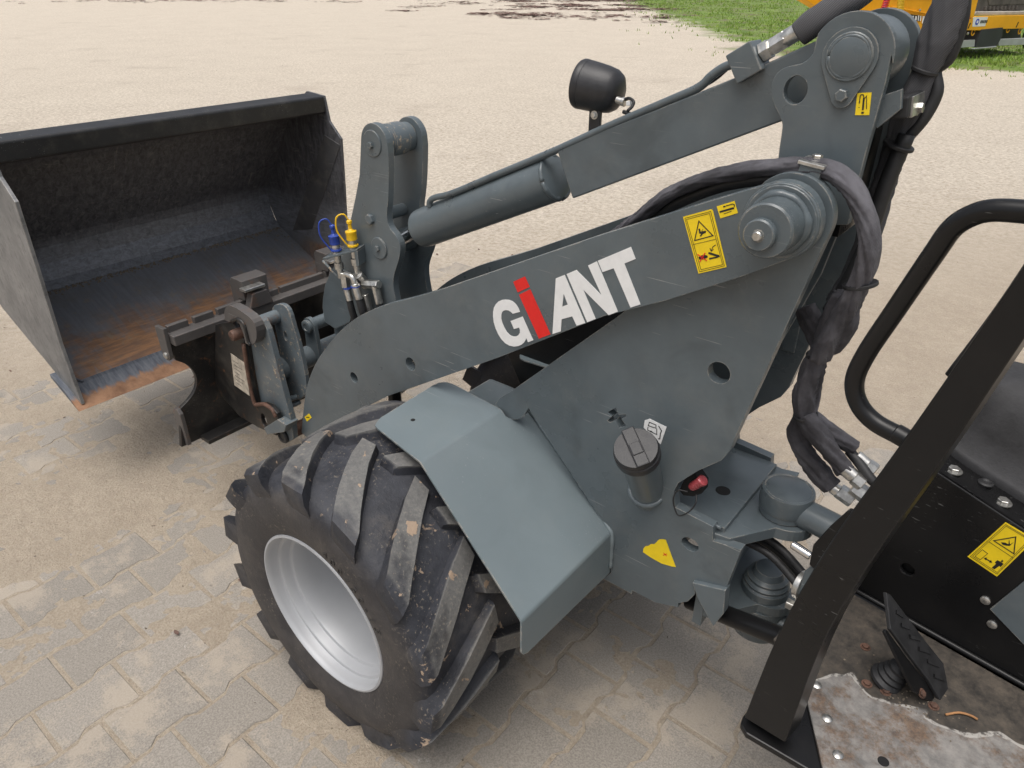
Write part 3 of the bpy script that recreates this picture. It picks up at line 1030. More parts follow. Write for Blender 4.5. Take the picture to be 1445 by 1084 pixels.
# yellow torn label, fuel label
torn = plate('torn_label', [(-0.5719,0.5516),(-0.5721,0.5626),(-0.5756,0.5705),(-0.5832,0.5767),(-0.5883,0.585),(-0.5957,0.5885),(-0.6012,0.5977),(-0.6031,0.6033),(-0.6064,0.6082),(-0.6132,0.6128),(-0.6215,0.6156),(-0.6372,0.5851),(-0.6529,0.5555),(-0.6444,0.5519),(-0.6194,0.5457),(-0.593,0.5475)], SIDE_O + .0002, SIDE_O + .001, 'yellow', side, 'y', (), 0)
torn['label'] = 'torn yellow label'
strip('red_cross', [(-0.6204,0.5784),(-0.629,0.5735)], .0016, SIDE_O + .0008, SIDE_O + .0016, 'red', side, 'y')
strip('red_cross', [(-0.6204,0.5707),(-0.6289,0.5802)], .0016, SIDE_O + .0008, SIDE_O + .0016, 'red', side, 'y')
fuel_lb = plate('fuel_label', [(-0.5409,0.8908),(-0.5514,0.8989),(-0.59,0.8944),(-0.5821,0.8494),(-0.5402,0.8729)], SIDE_O + .0002, SIDE_O + .001, 'white', side, 'y', (), 0)
for pts, w, cl in (([(-0.5508,0.885),(-0.5519,0.891),(-0.567,0.8905),(-0.5678,0.8831),(-0.5503,0.8821)], .0014, True), ([(-0.55,0.8791),(-0.5498,0.8712),(-0.5711,0.8689),(-0.5696,0.8827)], .0014, False),
                   ([(-0.5728,0.8906),(-0.5804,0.8821),(-0.5788,0.8743),(-0.5789,0.8614),(-0.5752,0.8606)], .0018, False), ([(-0.5562,0.8712),(-0.5604,0.8711)], .003, False)):
    strip('pictogram', pts, w, SIDE_O + .0008, SIDE_O + .0016, 'ink', side, 'y', cl)

# --- fuel filler
fb = Vector([(-0.5601,0.15,0.7073)][0])
fc = Vector([(-0.5759,0.262,0.8902)][0])
fa = (fc - fb).normalized()
fl = (fc - fb).length
lathe('fuel_filler_neck', [(.036, -.02), (.036, fl - .030), (.034, fl - .028)], fb, fa, 'paint', loader, 32)
capo = lathe('fuel_cap', [(.041, fl - .036), (.0455, fl - .033), (.0455, fl - .014), (.0435, fl - .012), (.0435, fl - .004), (.042, fl), (.001, fl + .0005)], fb, fa, 'plastic', loader, 40)
_, cs_, ct_ = frame_of(fa)
ridge_dir = (Vector([(-0.5918,0.262,0.8556)][0]) - Vector([(-0.5522,0.262,0.9259)][0])).normalized()
ridge_dir = (ridge_dir - fa * ridge_dir.dot(fa)).normalized()
rs_ = fa.cross(ridge_dir)
def cap_to(a, b, h):
    return tuple(fb + fa * (fl + h) + ridge_dir * a + rs_ * b)
box('cap_grip', (-.043, -.013, -.004), (.043, .013, .007), 'plastic', capo, .0022, cap_to)
box('cap_lock_cover', (-.008, -.0105, .0065), (.018, .0105, .0092), 'plastic', capo, .0012, cap_to)
weld('weld_bead', [tuple(fb + fa * .014 + (cs_ * math.cos(t) + ct_ * math.sin(t)) * .0375) for t in th], .006, loader, seed=9)

# --- fender: one sheet bent twice, drawn flat and folded along its two creases
M['paint_skylit'] = paint_material('skylit_grey_paint', (.152, .186, .199), .36, chip=(.5, .43, .35), scratch=.9, dust=.06, mottle=.05, grime_amt=.12)  # same grey as the arms, with sky reflection put into the base colour
def fender(sgn):
    x0, xa, za = .075, -.163, .771
    xb, zb = -.489, .562
    LA, LB, R = x0 - xa, math.hypot(xa - xb, za - zb), .007
    dB = Vector(((xb - xa) / LB, (zb - za) / LB))
    dirs = [Vector((-1, 0)), dB, Vector((-.03, -1)).normalized()]
    cor = [Vector((xa, za)), Vector((xb, zb))]
    sc_ = [LA, LA + LB]
    def at_s(s):
        for k in (0, 1):
            if abs(s - sc_[k]) < R:
                t = (s - sc_[k] + R) / (2 * R)
                p0, p2 = cor[k] - dirs[k] * R, cor[k] + dirs[k + 1] * R
                return p0 * (1 - t) ** 2 + cor[k] * 2 * t * (1 - t) + p2 * t * t
        if s < LA:
            return Vector((x0, za)) + dirs[0] * s
        if s < LA + LB:
            return cor[0] + dB * (s - LA)
        return cor[1] + dirs[2] * (s - LA - LB)
    E = LA + LB
    out = [(.046, .395), (.038, .375), (.026, .19), (.028, .168), (.040, .154), (.06, .150), (LA, .168), (LA + .019, .173), (LA + .034, .165), (LA + .042, .150), (LA + .044, .127), (LA + .036, .100),
           (E, .160), (E + .122, .162), (E + .103, .485), (E + .096, .499), (E + .085, .505), (E, .502), (LA, .443), (.066, .411), (.053, .406)]
    bm = bmesh.new()
    f = bm.faces.new([bm.verts.new((s, y, 0)) for s, y in out])
    cuts = []
    for k in (0, 1):
        cuts += [sc_[k] - R + 2 * R * i / 10 for i in range(11)]
    for cs in cuts:
        bmesh.ops.bisect_plane(bm, geom=bm.verts[:] + bm.edges[:] + bm.faces[:], plane_co=(cs, 0, 0), plane_no=(1, 0, 0))
    for v in bm.verts:
        p = at_s(v.co.x)
        v.co = (p.x, sgn * v.co.y, p.y)
    bmesh.ops.recalc_face_normals(bm, faces=bm.faces)
    if sum(f.normal.z for f in bm.faces) < 0:
        bmesh.ops.reverse_faces(bm, faces=bm.faces)
    me = bpy.data.meshes.new('fender')
    bm.to_mesh(me)
    bm.free()
    fo = link_mesh('fender', me, 'paint_skylit', loader, False)
    fo.location.z = 0 if sgn > 0 else -.055
    so = fo.modifiers.new('thickness', 'SOLIDIFY')
    so.thickness = .004
    so.offset = -1
    return fo
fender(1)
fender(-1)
weld('weld_bead', [(-.195, .103, .757), (-.344, .132, .658), (-.491, .167, .563), (-.495, .168, .46)], .0055, loader, 'paint_skylit', 12)
lathe('fender_hole', [(.0055, 0), (.0055, .0006)], (-.03, .335, .7712), (0, 0, 1), 'dark_inside', loader, 14)

# --- front axle
cyl('axle_housing', (0, -.30, .37), (0, .30, .37), .075, 'black', loader)
box('front_frame_box', (-.34, -SIDE_I, .34), (.14, SIDE_I, .62), 'paint', loader, .01)
lcx = [(0.4216,0.0,0.5431)][0]
cyl('lift_cylinder', (lcx[0], 0, lcx[2] + .05), (lcx[0], 0, .30), .021, 'black', loader)

# --- wheels
def make_wheel(sgn):
    y0, zc = .45, .37
    w = empty('wheel', (0, sgn * y0, zc), loader)
    def pt(r, y, th):
        return (r * math.cos(th), sgn * (y0 + y), zc + r * math.sin(th))
    # casing cross-section (radius, offset across)
    half = [(.203, .176), (.214, .195), (.235, .2035), (.268, .208), (.300, .207), (.325, .202), (.343, .192), (.352, .178), (.357, .14), (.360, .07), (.361, 0)]
    prof = half + [(r, -y) for r, y in reversed(half[:-1])]
    n = 112
    V, F = [], []
    for r, y in prof:
        for i in range(n):
            V.append(pt(r, y, 2 * math.pi * i / n))
    for k in range(len(prof) - 1):
        for i in range(n):
            j = (i + 1) % n
            F.append((k * n + i, k * n + j, (k + 1) * n + j, (k + 1) * n + i))
    # chevron lugs, fourteen a side
    rg = random.Random(4)
    for side_ in (1, -1):
        for L in range(14):
            c0 = math.radians(115 + L * 360 / 14 + (0 if side_ > 0 else 180 / 14))
            # stations: across offset, angle, half width (rad), top radius, foot radius
            st = [(-.014, 0.0, .055, .372, .350), (-.006, .01, .062, .3855, .350), (.05, .10, .074, .388, .352), (.10, .20, .086, .388, .351),
                  (.15, .31, .098, .386, .348), (.183, .395, .106, .3845, .343), (.200, .44, .100, .376, .334), (.206, .475, .098, .354, .320), (.2055, .495, .085, .330, .306)]
            b = len(V)
            for k, (y, a, hw, rt_, rb) in enumerate(st):
                jit = rg.uniform(-.0008, .0008)
                for (da, rr, yy) in ((-hw * 1.25, rb, -.004), (-hw, rt_ + jit, 0), (hw * .92, rt_ + jit, 0), (hw * 1.2, rb, -.004)):
                    lift = .003 if k == 6 or k == 7 else 0
                    V.append(pt(rr, side_ * (y + (lift if rr == rt_ + jit else yy)), c0 + a + da))
            for k in range(len(st) - 1):
                for q in range(3):
                    F.append((b + 4 * k + q, b + 4 * k + q + 1, b + 4 * k + 5 + q, b + 4 * k + 4 + q))
            F.append((b, b + 1, b + 2, b + 3))
            e = b + 4 * (len(st) - 1)
            F.append((e, e + 1, e + 2, e + 3))
    ty = from_vf('tyre', V, F, 'tyre', w, 'auto', 0)
    # rim: flange, steps, deep barrel and disc (closed section)
    rp = [(.213, .186), (.2160, .193), (.2140, .198), (.2090, .199), (.2055, .195), (.2035, .186), (.2020, .172), (.2000, .168), (.1935, .166), (.1905, .162), (.1890, .148), (.1870, .143), (.1800, .140), (.1770, .134), (.1735, .10), (.166, .02), (.160, -.03), (.154, -.045), (.145, -.050), (.08, -.056), (.001, -.056),
          ]
    V, F = [], []
    n = 96
    for r, y in rp:
        for i in range(n):
            V.append(pt(r, y, 2 * math.pi * i / n))
    for k in range(len(rp) - 1):
        for i in range(n):
            j = (i + 1) % n
            F.append((k * n + i, k * n + j, (k + 1) * n + j, (k + 1) * n + i))
    b = len(V)
    bp = [(.213, .186), (.203, .17), (.195, .10), (.19, -.12), (.205, -.18), (.213, -.19)]
    for r, y in bp:
        for i in range(n):
            V.append(pt(r, y, 2 * math.pi * i / n))
    for k in range(len(bp) - 1):
        for i in range(n):
            j = (i + 1) % n
            F.append((b + k * n + i, b + (k + 1) * n + i, b + (k + 1) * n + j, b + k * n + j))
    from_vf('rim', V, F, 'rim', w, 'auto', 0)
    if sgn > 0:
        txt = '400/50-15'
        Vt, Ft = [], []
        for k, ch in enumerate(txt):
            cu = bpy.data.curves.new('t', 'FONT')
            cu.body = ch
            cu.size = .034
            cu.extrude = .0014
            cu.align_x = 'CENTER'
            ob = bpy.data.objects.new('t', cu)
            COL.objects.link(ob)
            dg = bpy.context.evaluated_depsgraph_get()
            tm = bpy.data.meshes.new_from_object(ob.evaluated_get(dg))
            ang = math.radians(108 + k * 5.6)
            b = len(Vt)
            for v in tm.vertices:
                # letters stand on the rim, tops outward; reading runs clockwise seen from the left side
                rr = .244 + v.co.y
                aa = ang + v.co.x * .95 / .255
                yy = .2050 + .0032 * sstep(rr, .235, .27) + v.co.z
                Vt.append(pt(rr, yy, aa))
            Ft += [tuple(i + b for i in p.vertices) for p in tm.polygons]
            bpy.data.objects.remove(ob)
            bpy.data.curves.remove(cu)
            bpy.data.meshes.remove(tm)
        from_vf('sidewall_lettering', Vt, Ft, 'tyre_print', w, False, 0)
    return w
make_wheel(1)['label'] = 'front left wheel with silver rim and chevron tyre'
make_wheel(-1)
# mud clods stuck between the lugs are part of the tyre's own surface (material)

# --- tower head: two narrow plates that carry the tilt cylinder
tw = [(-0.6871,1.3982),(-0.6833,1.424),(-0.6825,1.4599),(-0.6809,1.4708),(-0.6733,1.483),(-0.6607,1.4987),(-0.654,1.5143),(-0.6524,1.5288),(-0.6568,1.542),(-0.666,1.5516),(-0.6806,1.5563),(-0.6937,1.5594),(-0.7025,1.5654),(-0.7085,1.5744)]
tw = smooth_loop(tw, 1)
TC = [(-0.7636,1.5734)][0]
tw2 = [(-0.8191,1.5781),(-0.8205,1.5435),(-0.8193,1.5075),(-0.8181,1.4796),(-0.8163,1.4413),(-0.8151,1.3838),(-0.8151,1.3288),(-0.783,1.3226),(-0.7322,1.3623)]
tw_pts = tw + arc(TC[0], TC[1], .0605, 28, 186, 16) + tw2
tw_holes = [circ(*[(-0.6921,1.5213)][0], .0185, 24, .021)]
TWO = .075
tower = plate('tower_plate', tw_pts, TWO - .018, TWO, 'paint', loader, 'y', tw_holes, .002)
plate('tower_plate', tw_pts, -TWO - .012, -TWO + .006, 'paint', loader, 'y', tw_holes, .002)
# tower legs carry the head down into the chassis
for y in (-.075, .057):
    plate('tower_leg', [(-0.6959,1.3986),(-0.7939,1.4397),(-0.7552,1.1871),(-0.6879,0.9595),(-0.4801,0.8087),(-0.543,1.1313)], y - .008 + .006, y + .01, 'paint', loader, 'y', (), .001)
cyl('tilt_pin', (TC[0], -.09, TC[1]), (TC[0], .083, TC[1]), .034, 'paint', loader)
lathe('cylinder_eye', [(.05, 0), (.053, .003), (.053, .085), (.05, .088)], (TC[0], -.045, TC[1]), (0, 1, 0), 'paint', loader, 36)
# keeper plate with hex bolt
kb = [(-0.765,1.5206)][0]
keeper = [p for p in arc(TC[0], TC[1], .040, -25, 205, 18)] + [p for p in arc(kb[0], kb[1] - .002, .0165, 190, 345, 10)]
plate('pin_keeper', keeper, TWO, TWO + .005, 'paint', loader, 'y', (), .001)
lathe('pin_head', [(.0275, .004), (.0275, .0085), (.0255, .0095), (.001, .0095)], (TC[0], TWO, TC[1]), (0, 1, 0), 'paint', loader, 28)
weld('weld_bead', [(TC[0] + .0285 * math.cos(t), TWO + .006, TC[1] + .0285 * math.sin(t)) for t in th], .003, loader, seed=20)
hexbolt('keeper_bolt', (kb[0], TWO + .005, kb[1]), (0, 1, 0), .0095, .011, 'paint', loader, False)
gl = plate('grease_label', [(-0.7848,1.5248),(-0.8046,1.5273),(-0.8086,1.496),(-0.7886,1.4939)], TWO + .0002, TWO + .001, 'yellow', tower, 'y', (), 0)
for pts, w in (([(-0.7919,1.5058),(-0.7918,1.505)], .0017), ([(-0.7912,1.5108),(-0.79,1.5206),(-0.7908,1.5231),(-0.7936,1.5234),(-0.7954,1.5205)], .0013), ([(-0.7957,1.5194),(-0.7981,1.502)], .0024),
               ([(-0.7946,1.5191),(-0.7976,1.5193),(-0.7989,1.5222),(-0.8029,1.5044)], .0011), ([(-0.7969,1.4982),(-0.8005,1.4986)], .0026)):
    strip('pictogram', pts, w, TWO + .0008, TWO + .0016, 'ink', tower, 'y')
# rear cross plate between the tower plates and hose bracket
box('tower_web', (-.80, -.07, 1.30), (-.79, .056, 1.48), 'black', loader, .001)
hb = Vector([(-0.8254,0.06,1.5042)][0])
plate('hose_bracket', [(-0.815,1.5217),(-0.8408,1.5334),(-0.8467,1.5062),(-0.8199,1.4755),(-0.8147,1.4844)], .050, .060, 'paint', loader, 'y', (), .001)
plate('hose_clamp', [(-0.825,1.5152),(-0.8505,1.5235),(-0.8557,1.4914),(-0.8303,1.4873)], -.05, .045, 'rubber', loader, 'y', (), .003)
plate('clamp_plate', [(-0.8506,1.5205),(-0.8539,1.522),(-0.8586,1.4917),(-0.8543,1.4907)], -.05, .03, 'zinc', loader, 'y', (), .001)
hexbolt('clamp_bolt', [(-0.8543,-0.01,1.5003)][0], (-1, 0, .1), .008, .009, 'zinc', loader)

# --- tilt cylinder: round barrel in front, square beam behind
bm_pts = [(-0.2066,1.3657),(-0.4198,1.4583),(-0.5746,1.5281),(-0.6935,1.5882),(-0.7556,1.5945),(-0.7668,1.5453),(-0.6674,1.4679),(-0.4961,1.3852),(-0.2529,1.2677)]
beam = plate('tilt_beam', bm_pts, -.036, .036, 'paint', loader, 'y', (), .003)
c0 = Vector([(0.2448,0.0,1.0973)][0])
c1 = Vector([(-0.1849,0.0,1.2966)][0])
ca = (c1 - c0).normalized()
cl_ = (c1 - c0).length
barrel = lathe('tilt_cylinder', [(.020, -.004), (.044, -.004), (.050, .002), (.051, .010), (.051, cl_ - .012), (.049, cl_), (.03, cl_ + .006)], c0, ca, 'paint', loader, 44)
weld('weld_bead', [tuple(c1 - ca * .004 + (frame_of(ca)[1] * math.cos(t) + frame_of(ca)[2] * math.sin(t)) * .047) for t in th], .006, loader, seed=30)
LV_ROD = [(0.3436,1.0405)][0]
rod_end = Vector((LV_ROD[0], 0.0, LV_ROD[1]))
cyl('cylinder_rod', rod_end, c0, .017, 'chrome', loader)
cyl('rod_eye', (rod_end.x, -.045, rod_end.z), (rod_end.x, .045, rod_end.z), .032, 'paint', loader)
lathe('rod_gland', [(.022, -.02), (.028, -.018), (.028, .0), (.02, .002)], c0, ca, 'black', loader, 24)
# steel pipe along the cylinder
tube('hydraulic_pipe', [(0.1843,0.03,1.1722),(0.1806,0.03,1.1872),(0.1624,0.03,1.1992),(0.0985,0.03,1.222),(-0.0371,0.03,1.2845),(-0.1942,0.03,1.3565),(-0.3292,0.03,1.4224),(-0.4466,0.03,1.4772),(-0.5061,0.03,1.506),(-0.5273,0.03,1.526),(-0.5473,0.03,1.5408),(-0.5665,0.03,1.5486)], .0078, 'paint', loader, 14, 6)
tube('lamp_cable', [(-0.3294,-0.02,1.4427),(-0.3812,0.0,1.4423),(-0.4235,0.012,1.4657),(-0.4782,0.012,1.4925),(-0.5228,0.012,1.5172),(-0.5453,0.01,1.5369)], .004, 'rubber', loader, 8, 5)
pb = Vector([(-0.5972,0.03,1.558)][0])
pa = (Vector([(-0.6582,0.03,1.5974)][0]) - pb).normalized()
pu = Vector((0, 1, 0)).cross(pa) * -1
if pu.z < 0:
    pu = -pu
def pipe_to(a, b, h):
    return tuple(pb + pa * a + Vector((0, 1, 0)) * b + pu * h)
box('pipe_block', (-.030, -.022, -.026), (.016, .024, .024), 'paint', loader, .002, pipe_to)
lathe('hose_fitting', [(.014, .016), (.0165, .018), (.0165, .032), (.013, .033), (.0145, .036), (.0145, .06), (.013, .062), (.013, .082)], pb, pa, 'zinc', loader, 6, False)
lathe('hose_ferrule', [(.0125, .055), (.0135, .06), (.0135, .092), (.012, .095)], pb, pa, 'zinc', loader, 24)
tube('hydraulic_hose', [tuple(pb + pa * .085)] + [(-0.688,0.03,1.6144),(-0.7127,0.02,1.6341),(-0.7381,0.0,1.6569),(-0.7608,-0.02,1.6875)], .0155, 'rubber', loader, 14, 6)
tube('hose_sleeve', [(-0.6671,0.03,1.5978),(-0.6878,0.03,1.6154),(-0.7125,0.02,1.6351),(-0.7407,0.0,1.6588),(-0.7608,-0.02,1.6875)], [.019, .021, .0215, .021, .021], 'sleeve', loader, 18, 8, .9, .05, seed=3)

# --- work lamp on the beam
lm = Vector([(-0.235,-0.07,1.4749)][0])
la = Vector((.93, .10, .12)).normalized()
lamp = lathe('work_lamp', [(.004, -.056), (.022, -.054), (.036, -.046), (.043, -.034), (.0465, -.015), (.0485, .01), (.0495, .027), (.0488, .028), (.0495, .029), (.050, .040), (.048, .044), (.040, .045)], lm, la, 'plastic', loader, 40)
lathe('lamp_glass', [(.040, .0445), (.040, .0455), (.001, .049)], lm, la, 'rim', lamp, 32)
box('lamp_bracket', (lm.x - .022, lm.y + .016, lm.z - .095), (lm.x + .006, lm.y + .022, lm.z - .036), 'plastic', lamp, .002)
hexbolt('lamp_bolt', (lm.x - .008, lm.y + .022, lm.z - .050), (0, 1, 0), .006, .006, 'zinc', lamp)
lathe('lamp_switch', [(.007, 0), (.007, .012), (.009, .013), (.009, .02), (.005, .021)], [(-0.2948,-0.05,1.4592)][0], (-.9, .1, -.15), 'zinc', lamp, 12)
tube('lamp_wire', [(-0.3072,-0.05,1.4577),(-0.3174,-0.045,1.4629),(-0.3292,-0.04,1.4657),(-0.3444,-0.03,1.462),(-0.3452,-0.025,1.4541),(-0.3443,-0.01,1.4473)], .0032, 'rubber', lamp, 8, 5)
box('wire_connector', tuple(Vector([(-0.3286,-0.04,1.4564)][0]) - Vector((.005, .004, .004))), tuple(Vector([(-0.3286,-0.04,1.4564)][0]) + Vector((.005, .004, .004))), 'white', lamp, .001)
cyl('lamp_post', (lm.x - .01, lm.y + .012, lm.z - .125), (lm.x - .01, lm.y + .012, lm.z - .045), .009, 'plastic', lamp)
box('lamp_foot', (lm.x - .018, lm.y - .01, lm.z - .115), (lm.x + .018, .0, lm.z - .108), 'paint', lamp, .001)

# --- tilt lever (two plates), spacers and bolts
lv_top = [(0.3326,1.3148)][0]
lv = (arc(lv_top[0] - .006, lv_top[1], .049, 12, 172, 14)
      + smooth_loop([(0.2766,1.2976),(0.2842,1.2246),(0.2935,1.1752),(0.305,1.1349),(0.2991,1.1053),(0.2725,1.0881),(0.2579,1.0628),(0.2704,1.0227),(0.293,0.982),(0.3027,0.9495),(0.2976,0.9015),(0.2909,0.8719)], 2)
      + [(0.4618,0.7909),(0.5244,0.8142),(0.5368,0.9044),(0.505,1.001),(0.4579,1.0891),(0.4227,1.1643),(0.3954,1.2291)])
lever = plate('tilt_lever', lv, .050, .070, 'paint', loader, 'y', (), .002)
plate('tilt_lever', lv, -.070, -.050, 'paint', loader, 'y', (), .002)
cyl('lever_top_pin', (lv_top[0], -.072, lv_top[1]), (lv_top[0], .073, lv_top[1]), .033, 'paint', loader)
lathe('lever_bushing', [(.030, -.05), (.037, -.048), (.037, -.026), (.041, -.023), (.041, .023), (.037, .026), (.037, .048), (.030, .05)], (lv_top[0], 0, lv_top[1]), (0, 1, 0), 'paint_worn', loader, 32)
hexbolt('lever_bolt', (lv_top[0] + .003, .0725, lv_top[1] - .004), (0, 1, 0), .0085, .010, 'paint', loader, False)
b1 = [(0.368,1.1159)][0]
hexbolt('lever_bolt', (b1[0], .07, b1[1]), (0, 1, 0), .0145, .012, 'paint_worn', loader, False)
cyl('lever_spacer', (b1[0], -.05, b1[1]), (b1[0], .05, b1[1]), .017, 'paint', loader)
lathe('rod_pin_head', [(.030, 0), (.030, .003), (.028, .0045), (.001, .0045)], (LV_ROD[0], .07, LV_ROD[1]), (0, 1, 0), 'paint', loader, 30)
hexbolt('lever_bolt', (LV_ROD[0] + .002, .0755, LV_ROD[1]), (0, 1, 0), .0085, .008, 'paint', loader, False)

# --- quick couplers with blue and yellow caps on a small bracket
br = [(0.5161,0.12,0.9868),(0.4973,0.12,0.9983),(0.4382,0.1,1.0166),(0.3789,0.085,1.0466),(0.3664,0.085,1.0457)]
bz = Vector(br[2])
CB = Vector([(0.4737,0.115,1.013)][0])
CY = Vector([(0.4235,0.095,1.0309)][0])
mid = (CB + CY) / 2
bd = (CY - CB).normalized()
bp_ = Vector((0, 0, 1)).cross(bd).normalized()
def br_to(a, b, h):
    return tuple(mid + bd * a + bp_ * b + Vector((0, 0, 1)) * h)
box('coupler_bracket', (-.062, -.024, -.008), (.055, .024, -.002), 'paint', loader, .001, br_to)
box('coupler_bracket', (.045, -.024, -.05), (.055, .024, -.008), 'paint', loader, .001, br_to)
def coupler(c, cap, key):
    axis = Vector((-.12, .10, 1)).normalized() if False else Vector((.05, .02, 1)).normalized()
    q = lathe('quick_coupler', [(.0085, -.075), (.0085, -.05), (.013, -.048), (.013, -.030), (.0095, -.028), (.0095, -.01), (.0125, -.008), (.0125, .002), (.0105, .003), (.0105, .012), (.0122, .014), (.0122, .026), (.0105, .028)], c, axis, 'zinc', loader, 20)
    k = lathe('dust_cap', [(.0125, .022), (.0145, .024), (.0145, .040), (.0155, .042), (.0155, .047), (.008, .05), (.0055, .053), (.005, .066), (.0075, .069), (.0075, .075), (.004, .078)], c, axis, cap, q, 20)
    t0 = c + axis * .076
    side_v = Vector((.35, .55, 0)).normalized()
    tube('cap_strap', [t0, t0 + side_v * .012 + axis * .018, t0 + side_v * .032 + axis * .010, t0 + side_v * .036 - axis * .025, t0 + side_v * .022 - axis * .055, c + side_v * .0135 + axis * .008], .0022, cap, q, 8, 6)
    lathe('cap_ring', [(.0125, -.0), (.0155, .001), (.0155, .005), (.0125, .006)], c + axis * .004, axis, cap, q, 18)
    return q
coupler(CB, 'blue_cap', 0)
coupler(CY, 'yellow_cap', 1)
# valve block, elbows and hoses under the couplers
vb = Vector([(0.4179,0.085,0.9443)][0])
cyl('valve_block', vb + Vector((0, .012, .012)), vb + Vector((0, -.018, -.03)), .0155, 'zinc', loader, 8)
e0 = Vector([(0.4038,0.088,0.9282)][0]); e1 = Vector([(0.3401,0.088,0.9415)][0])
cyl('elbow_fitting', e0, e1, .0125, 'zinc', loader, 6)
cyl('hose_fitting', [(0.3563,0.088,0.9346)][0], [(0.3455,0.088,0.8835)][0], .011, 'zinc', loader)
cyl('hose_fitting', [(0.4568,0.11,0.9572)][0], [(0.4579,0.11,0.9122)][0], .014, 'zinc', loader, 6)
cyl('hose_fitting', [(0.4575,0.11,0.9141)][0], [(0.4456,0.11,0.8735)][0], .0105, 'zinc', loader)
tube('elbow_fitting', [(0.462,0.112,0.951),(0.4401,0.112,0.9536),(0.4195,0.112,0.9502),(0.4116,0.112,0.9282)], .0085, 'zinc', loader, 12, 5)
cyl('hose_fitting', [(0.4128,0.112,0.9334)][0], [(0.4004,0.112,0.89)][0], .0115, 'zinc', loader)
cyl('hose_fitting', [(0.401,0.09,0.8978)][0], [(0.3904,0.09,0.8453)][0], .0105, 'zinc', loader)
tube('hydraulic_hose', [(0.4499,0.11,0.8801),(0.4411,0.11,0.8361),(0.438,0.1,0.7941),(0.4427,0.08,0.7366)], .0098, 'rubber', loader, 12, 5)
tube('hydraulic_hose', [(0.4033,0.112,0.8949),(0.3929,0.112,0.8541),(0.3926,0.1,0.8073),(0.3967,0.08,0.7508)], .0105, 'rubber', loader, 12, 5)
tube('hydraulic_hose', [(0.3476,0.088,0.8867),(0.3397,0.085,0.8558),(0.354,0.06,0.7962),(0.3689,0.04,0.7235)], .0098, 'rubber', loader, 12, 5)
tube('lock_rod', [(0.5293,0.125,0.9779),(0.5053,0.12,0.9579),(0.4746,0.115,0.9358)], .004, 'paint_worn', loader, 8, 3)
lathe('blue_band', [(.0125, -.0015), (.0127, 0), (.0125, .0015)], [(0.4516,0.11,0.9107)][0], (.05, .02, 1), 'blue_cap', loader, 16)
lathe('blue_band', [(.0132, -.0015), (.0134, 0), (.0132, .0015)], [(0.4119,0.112,0.9262)][0], (.05, .02, 1), 'blue_cap', loader, 16)

# --- tilt link between lever and hitch, hitch lugs
lug = [(0.7342,0.6931)][0]
link_pts = [(0.664,0.8014),(0.6732,0.7674),(0.6711,0.7181),(0.6215,0.7095),(0.5879,0.728),(0.5438,0.7549),(0.4885,0.8577),(0.5015,0.9444),(0.5425,0.9728),(0.6089,0.8998),(0.6435,0.8513)]
plate('tilt_link', link_pts, .030, .048, 'paint', loader, 'y', (), .002)
plate('tilt_link', link_pts, -.048, -.030, 'paint', loader, 'y', (), .002)
lug_pts = arc(lug[0], lug[1], .028, 5, 180, 12) + [(lug[0] - .034, [(0.7634,0.5621)][0][1]), (lug[0] + .034, [(0.7634,0.5621)][0][1])]
for y in (.052, -.066):
    plate('hitch_lug', lug_pts, y, y + .014, 'paint', loader, 'y', (), .002)
lathe('link_pin', [(.021, -.075), (.021, .070), (.0225, .071), (.0225, .078), (.019, .080), (.012, .080), (.011, .078), (.001, .078)], (lug[0], 0, lug[1]), (0, 1, 0), 'paint', loader, 32)

# --- quick hitch: side plates, upper and lower cross tubes, carrying lip
hx = Vector([(0.7561,0.15,0.5766)][0])
cyl('hitch_cross_tube', (hx.x, -.215, hx.z), (hx.x, .215, hx.z), .036, 'paint_worn', loader, 36)
ho = [(0.7755,0.7656),(0.7414,0.7858),(0.7164,0.7753),(0.7013,0.7511),(0.6949,0.7168),(0.6805,0.5917),(0.6588,0.4382),(0.6672,0.368),(0.7078,0.3364),(0.7447,0.3467),(0.7595,0.3948),(0.7913,0.4384),(0.8259,0.4447),(0.8216,0.5529),(0.8122,0.6654)]
plate('hitch_side_plate', ho, .215, .235, 'paint_worn', loader, 'y', (), .002)
plate('hitch_side_plate', ho, -.235, -.215, 'paint_worn', loader, 'y', (), .002)
hi_ = smooth_loop([(0.7633,0.6193),(0.7618,0.6815),(0.7632,0.7262),(0.7694,0.764),(0.7574,0.7906),(0.7233,0.8094),(0.6882,0.8127),(0.6693,0.7943),(0.6623,0.7508),(0.648,0.6916),(0.637,0.5525),(0.6653,0.4941),(0.7615,0.447),(0.771,0.5317)], 1)
hslot = circ(*[(0.7134,0.7022)][0], .009, 16, .016)
plate('hitch_inner_plate', hi_, .155, .170, 'paint_worn', loader, 'y', [hslot], .002)
plate('hitch_inner_plate', hi_, -.170, -.155, 'paint_worn', loader, 'y', [hslot], .002)
ux = Vector([(0.7425,0.225,0.7618)][0])
cyl('hitch_upper_tube', (ux.x, .16, ux.z), (ux.x, .236, ux.z), .0215, 'paint_worn', loader)
cyl('hitch_upper_tube', (ux.x, -.236, ux.z), (ux.x, -.16, ux.z), .0215, 'paint_worn', loader)
lp = [(0.7937,0.25,0.3685),(0.7061,0.245,0.4379),(0.7016,0.22,0.4051),(0.7229,0.22,0.3738),(0.7818,0.25,0.3533)]
plate('hitch_lip', [(0.7896,0.3742),(0.6954,0.4458),(0.6483,0.4429),(0.6684,0.4089),(0.7775,0.354)], .215, .262, 'paint_worn', loader, 'y', (), .002)
lo = Vector([(0.7182,0.24,0.3605)][0])
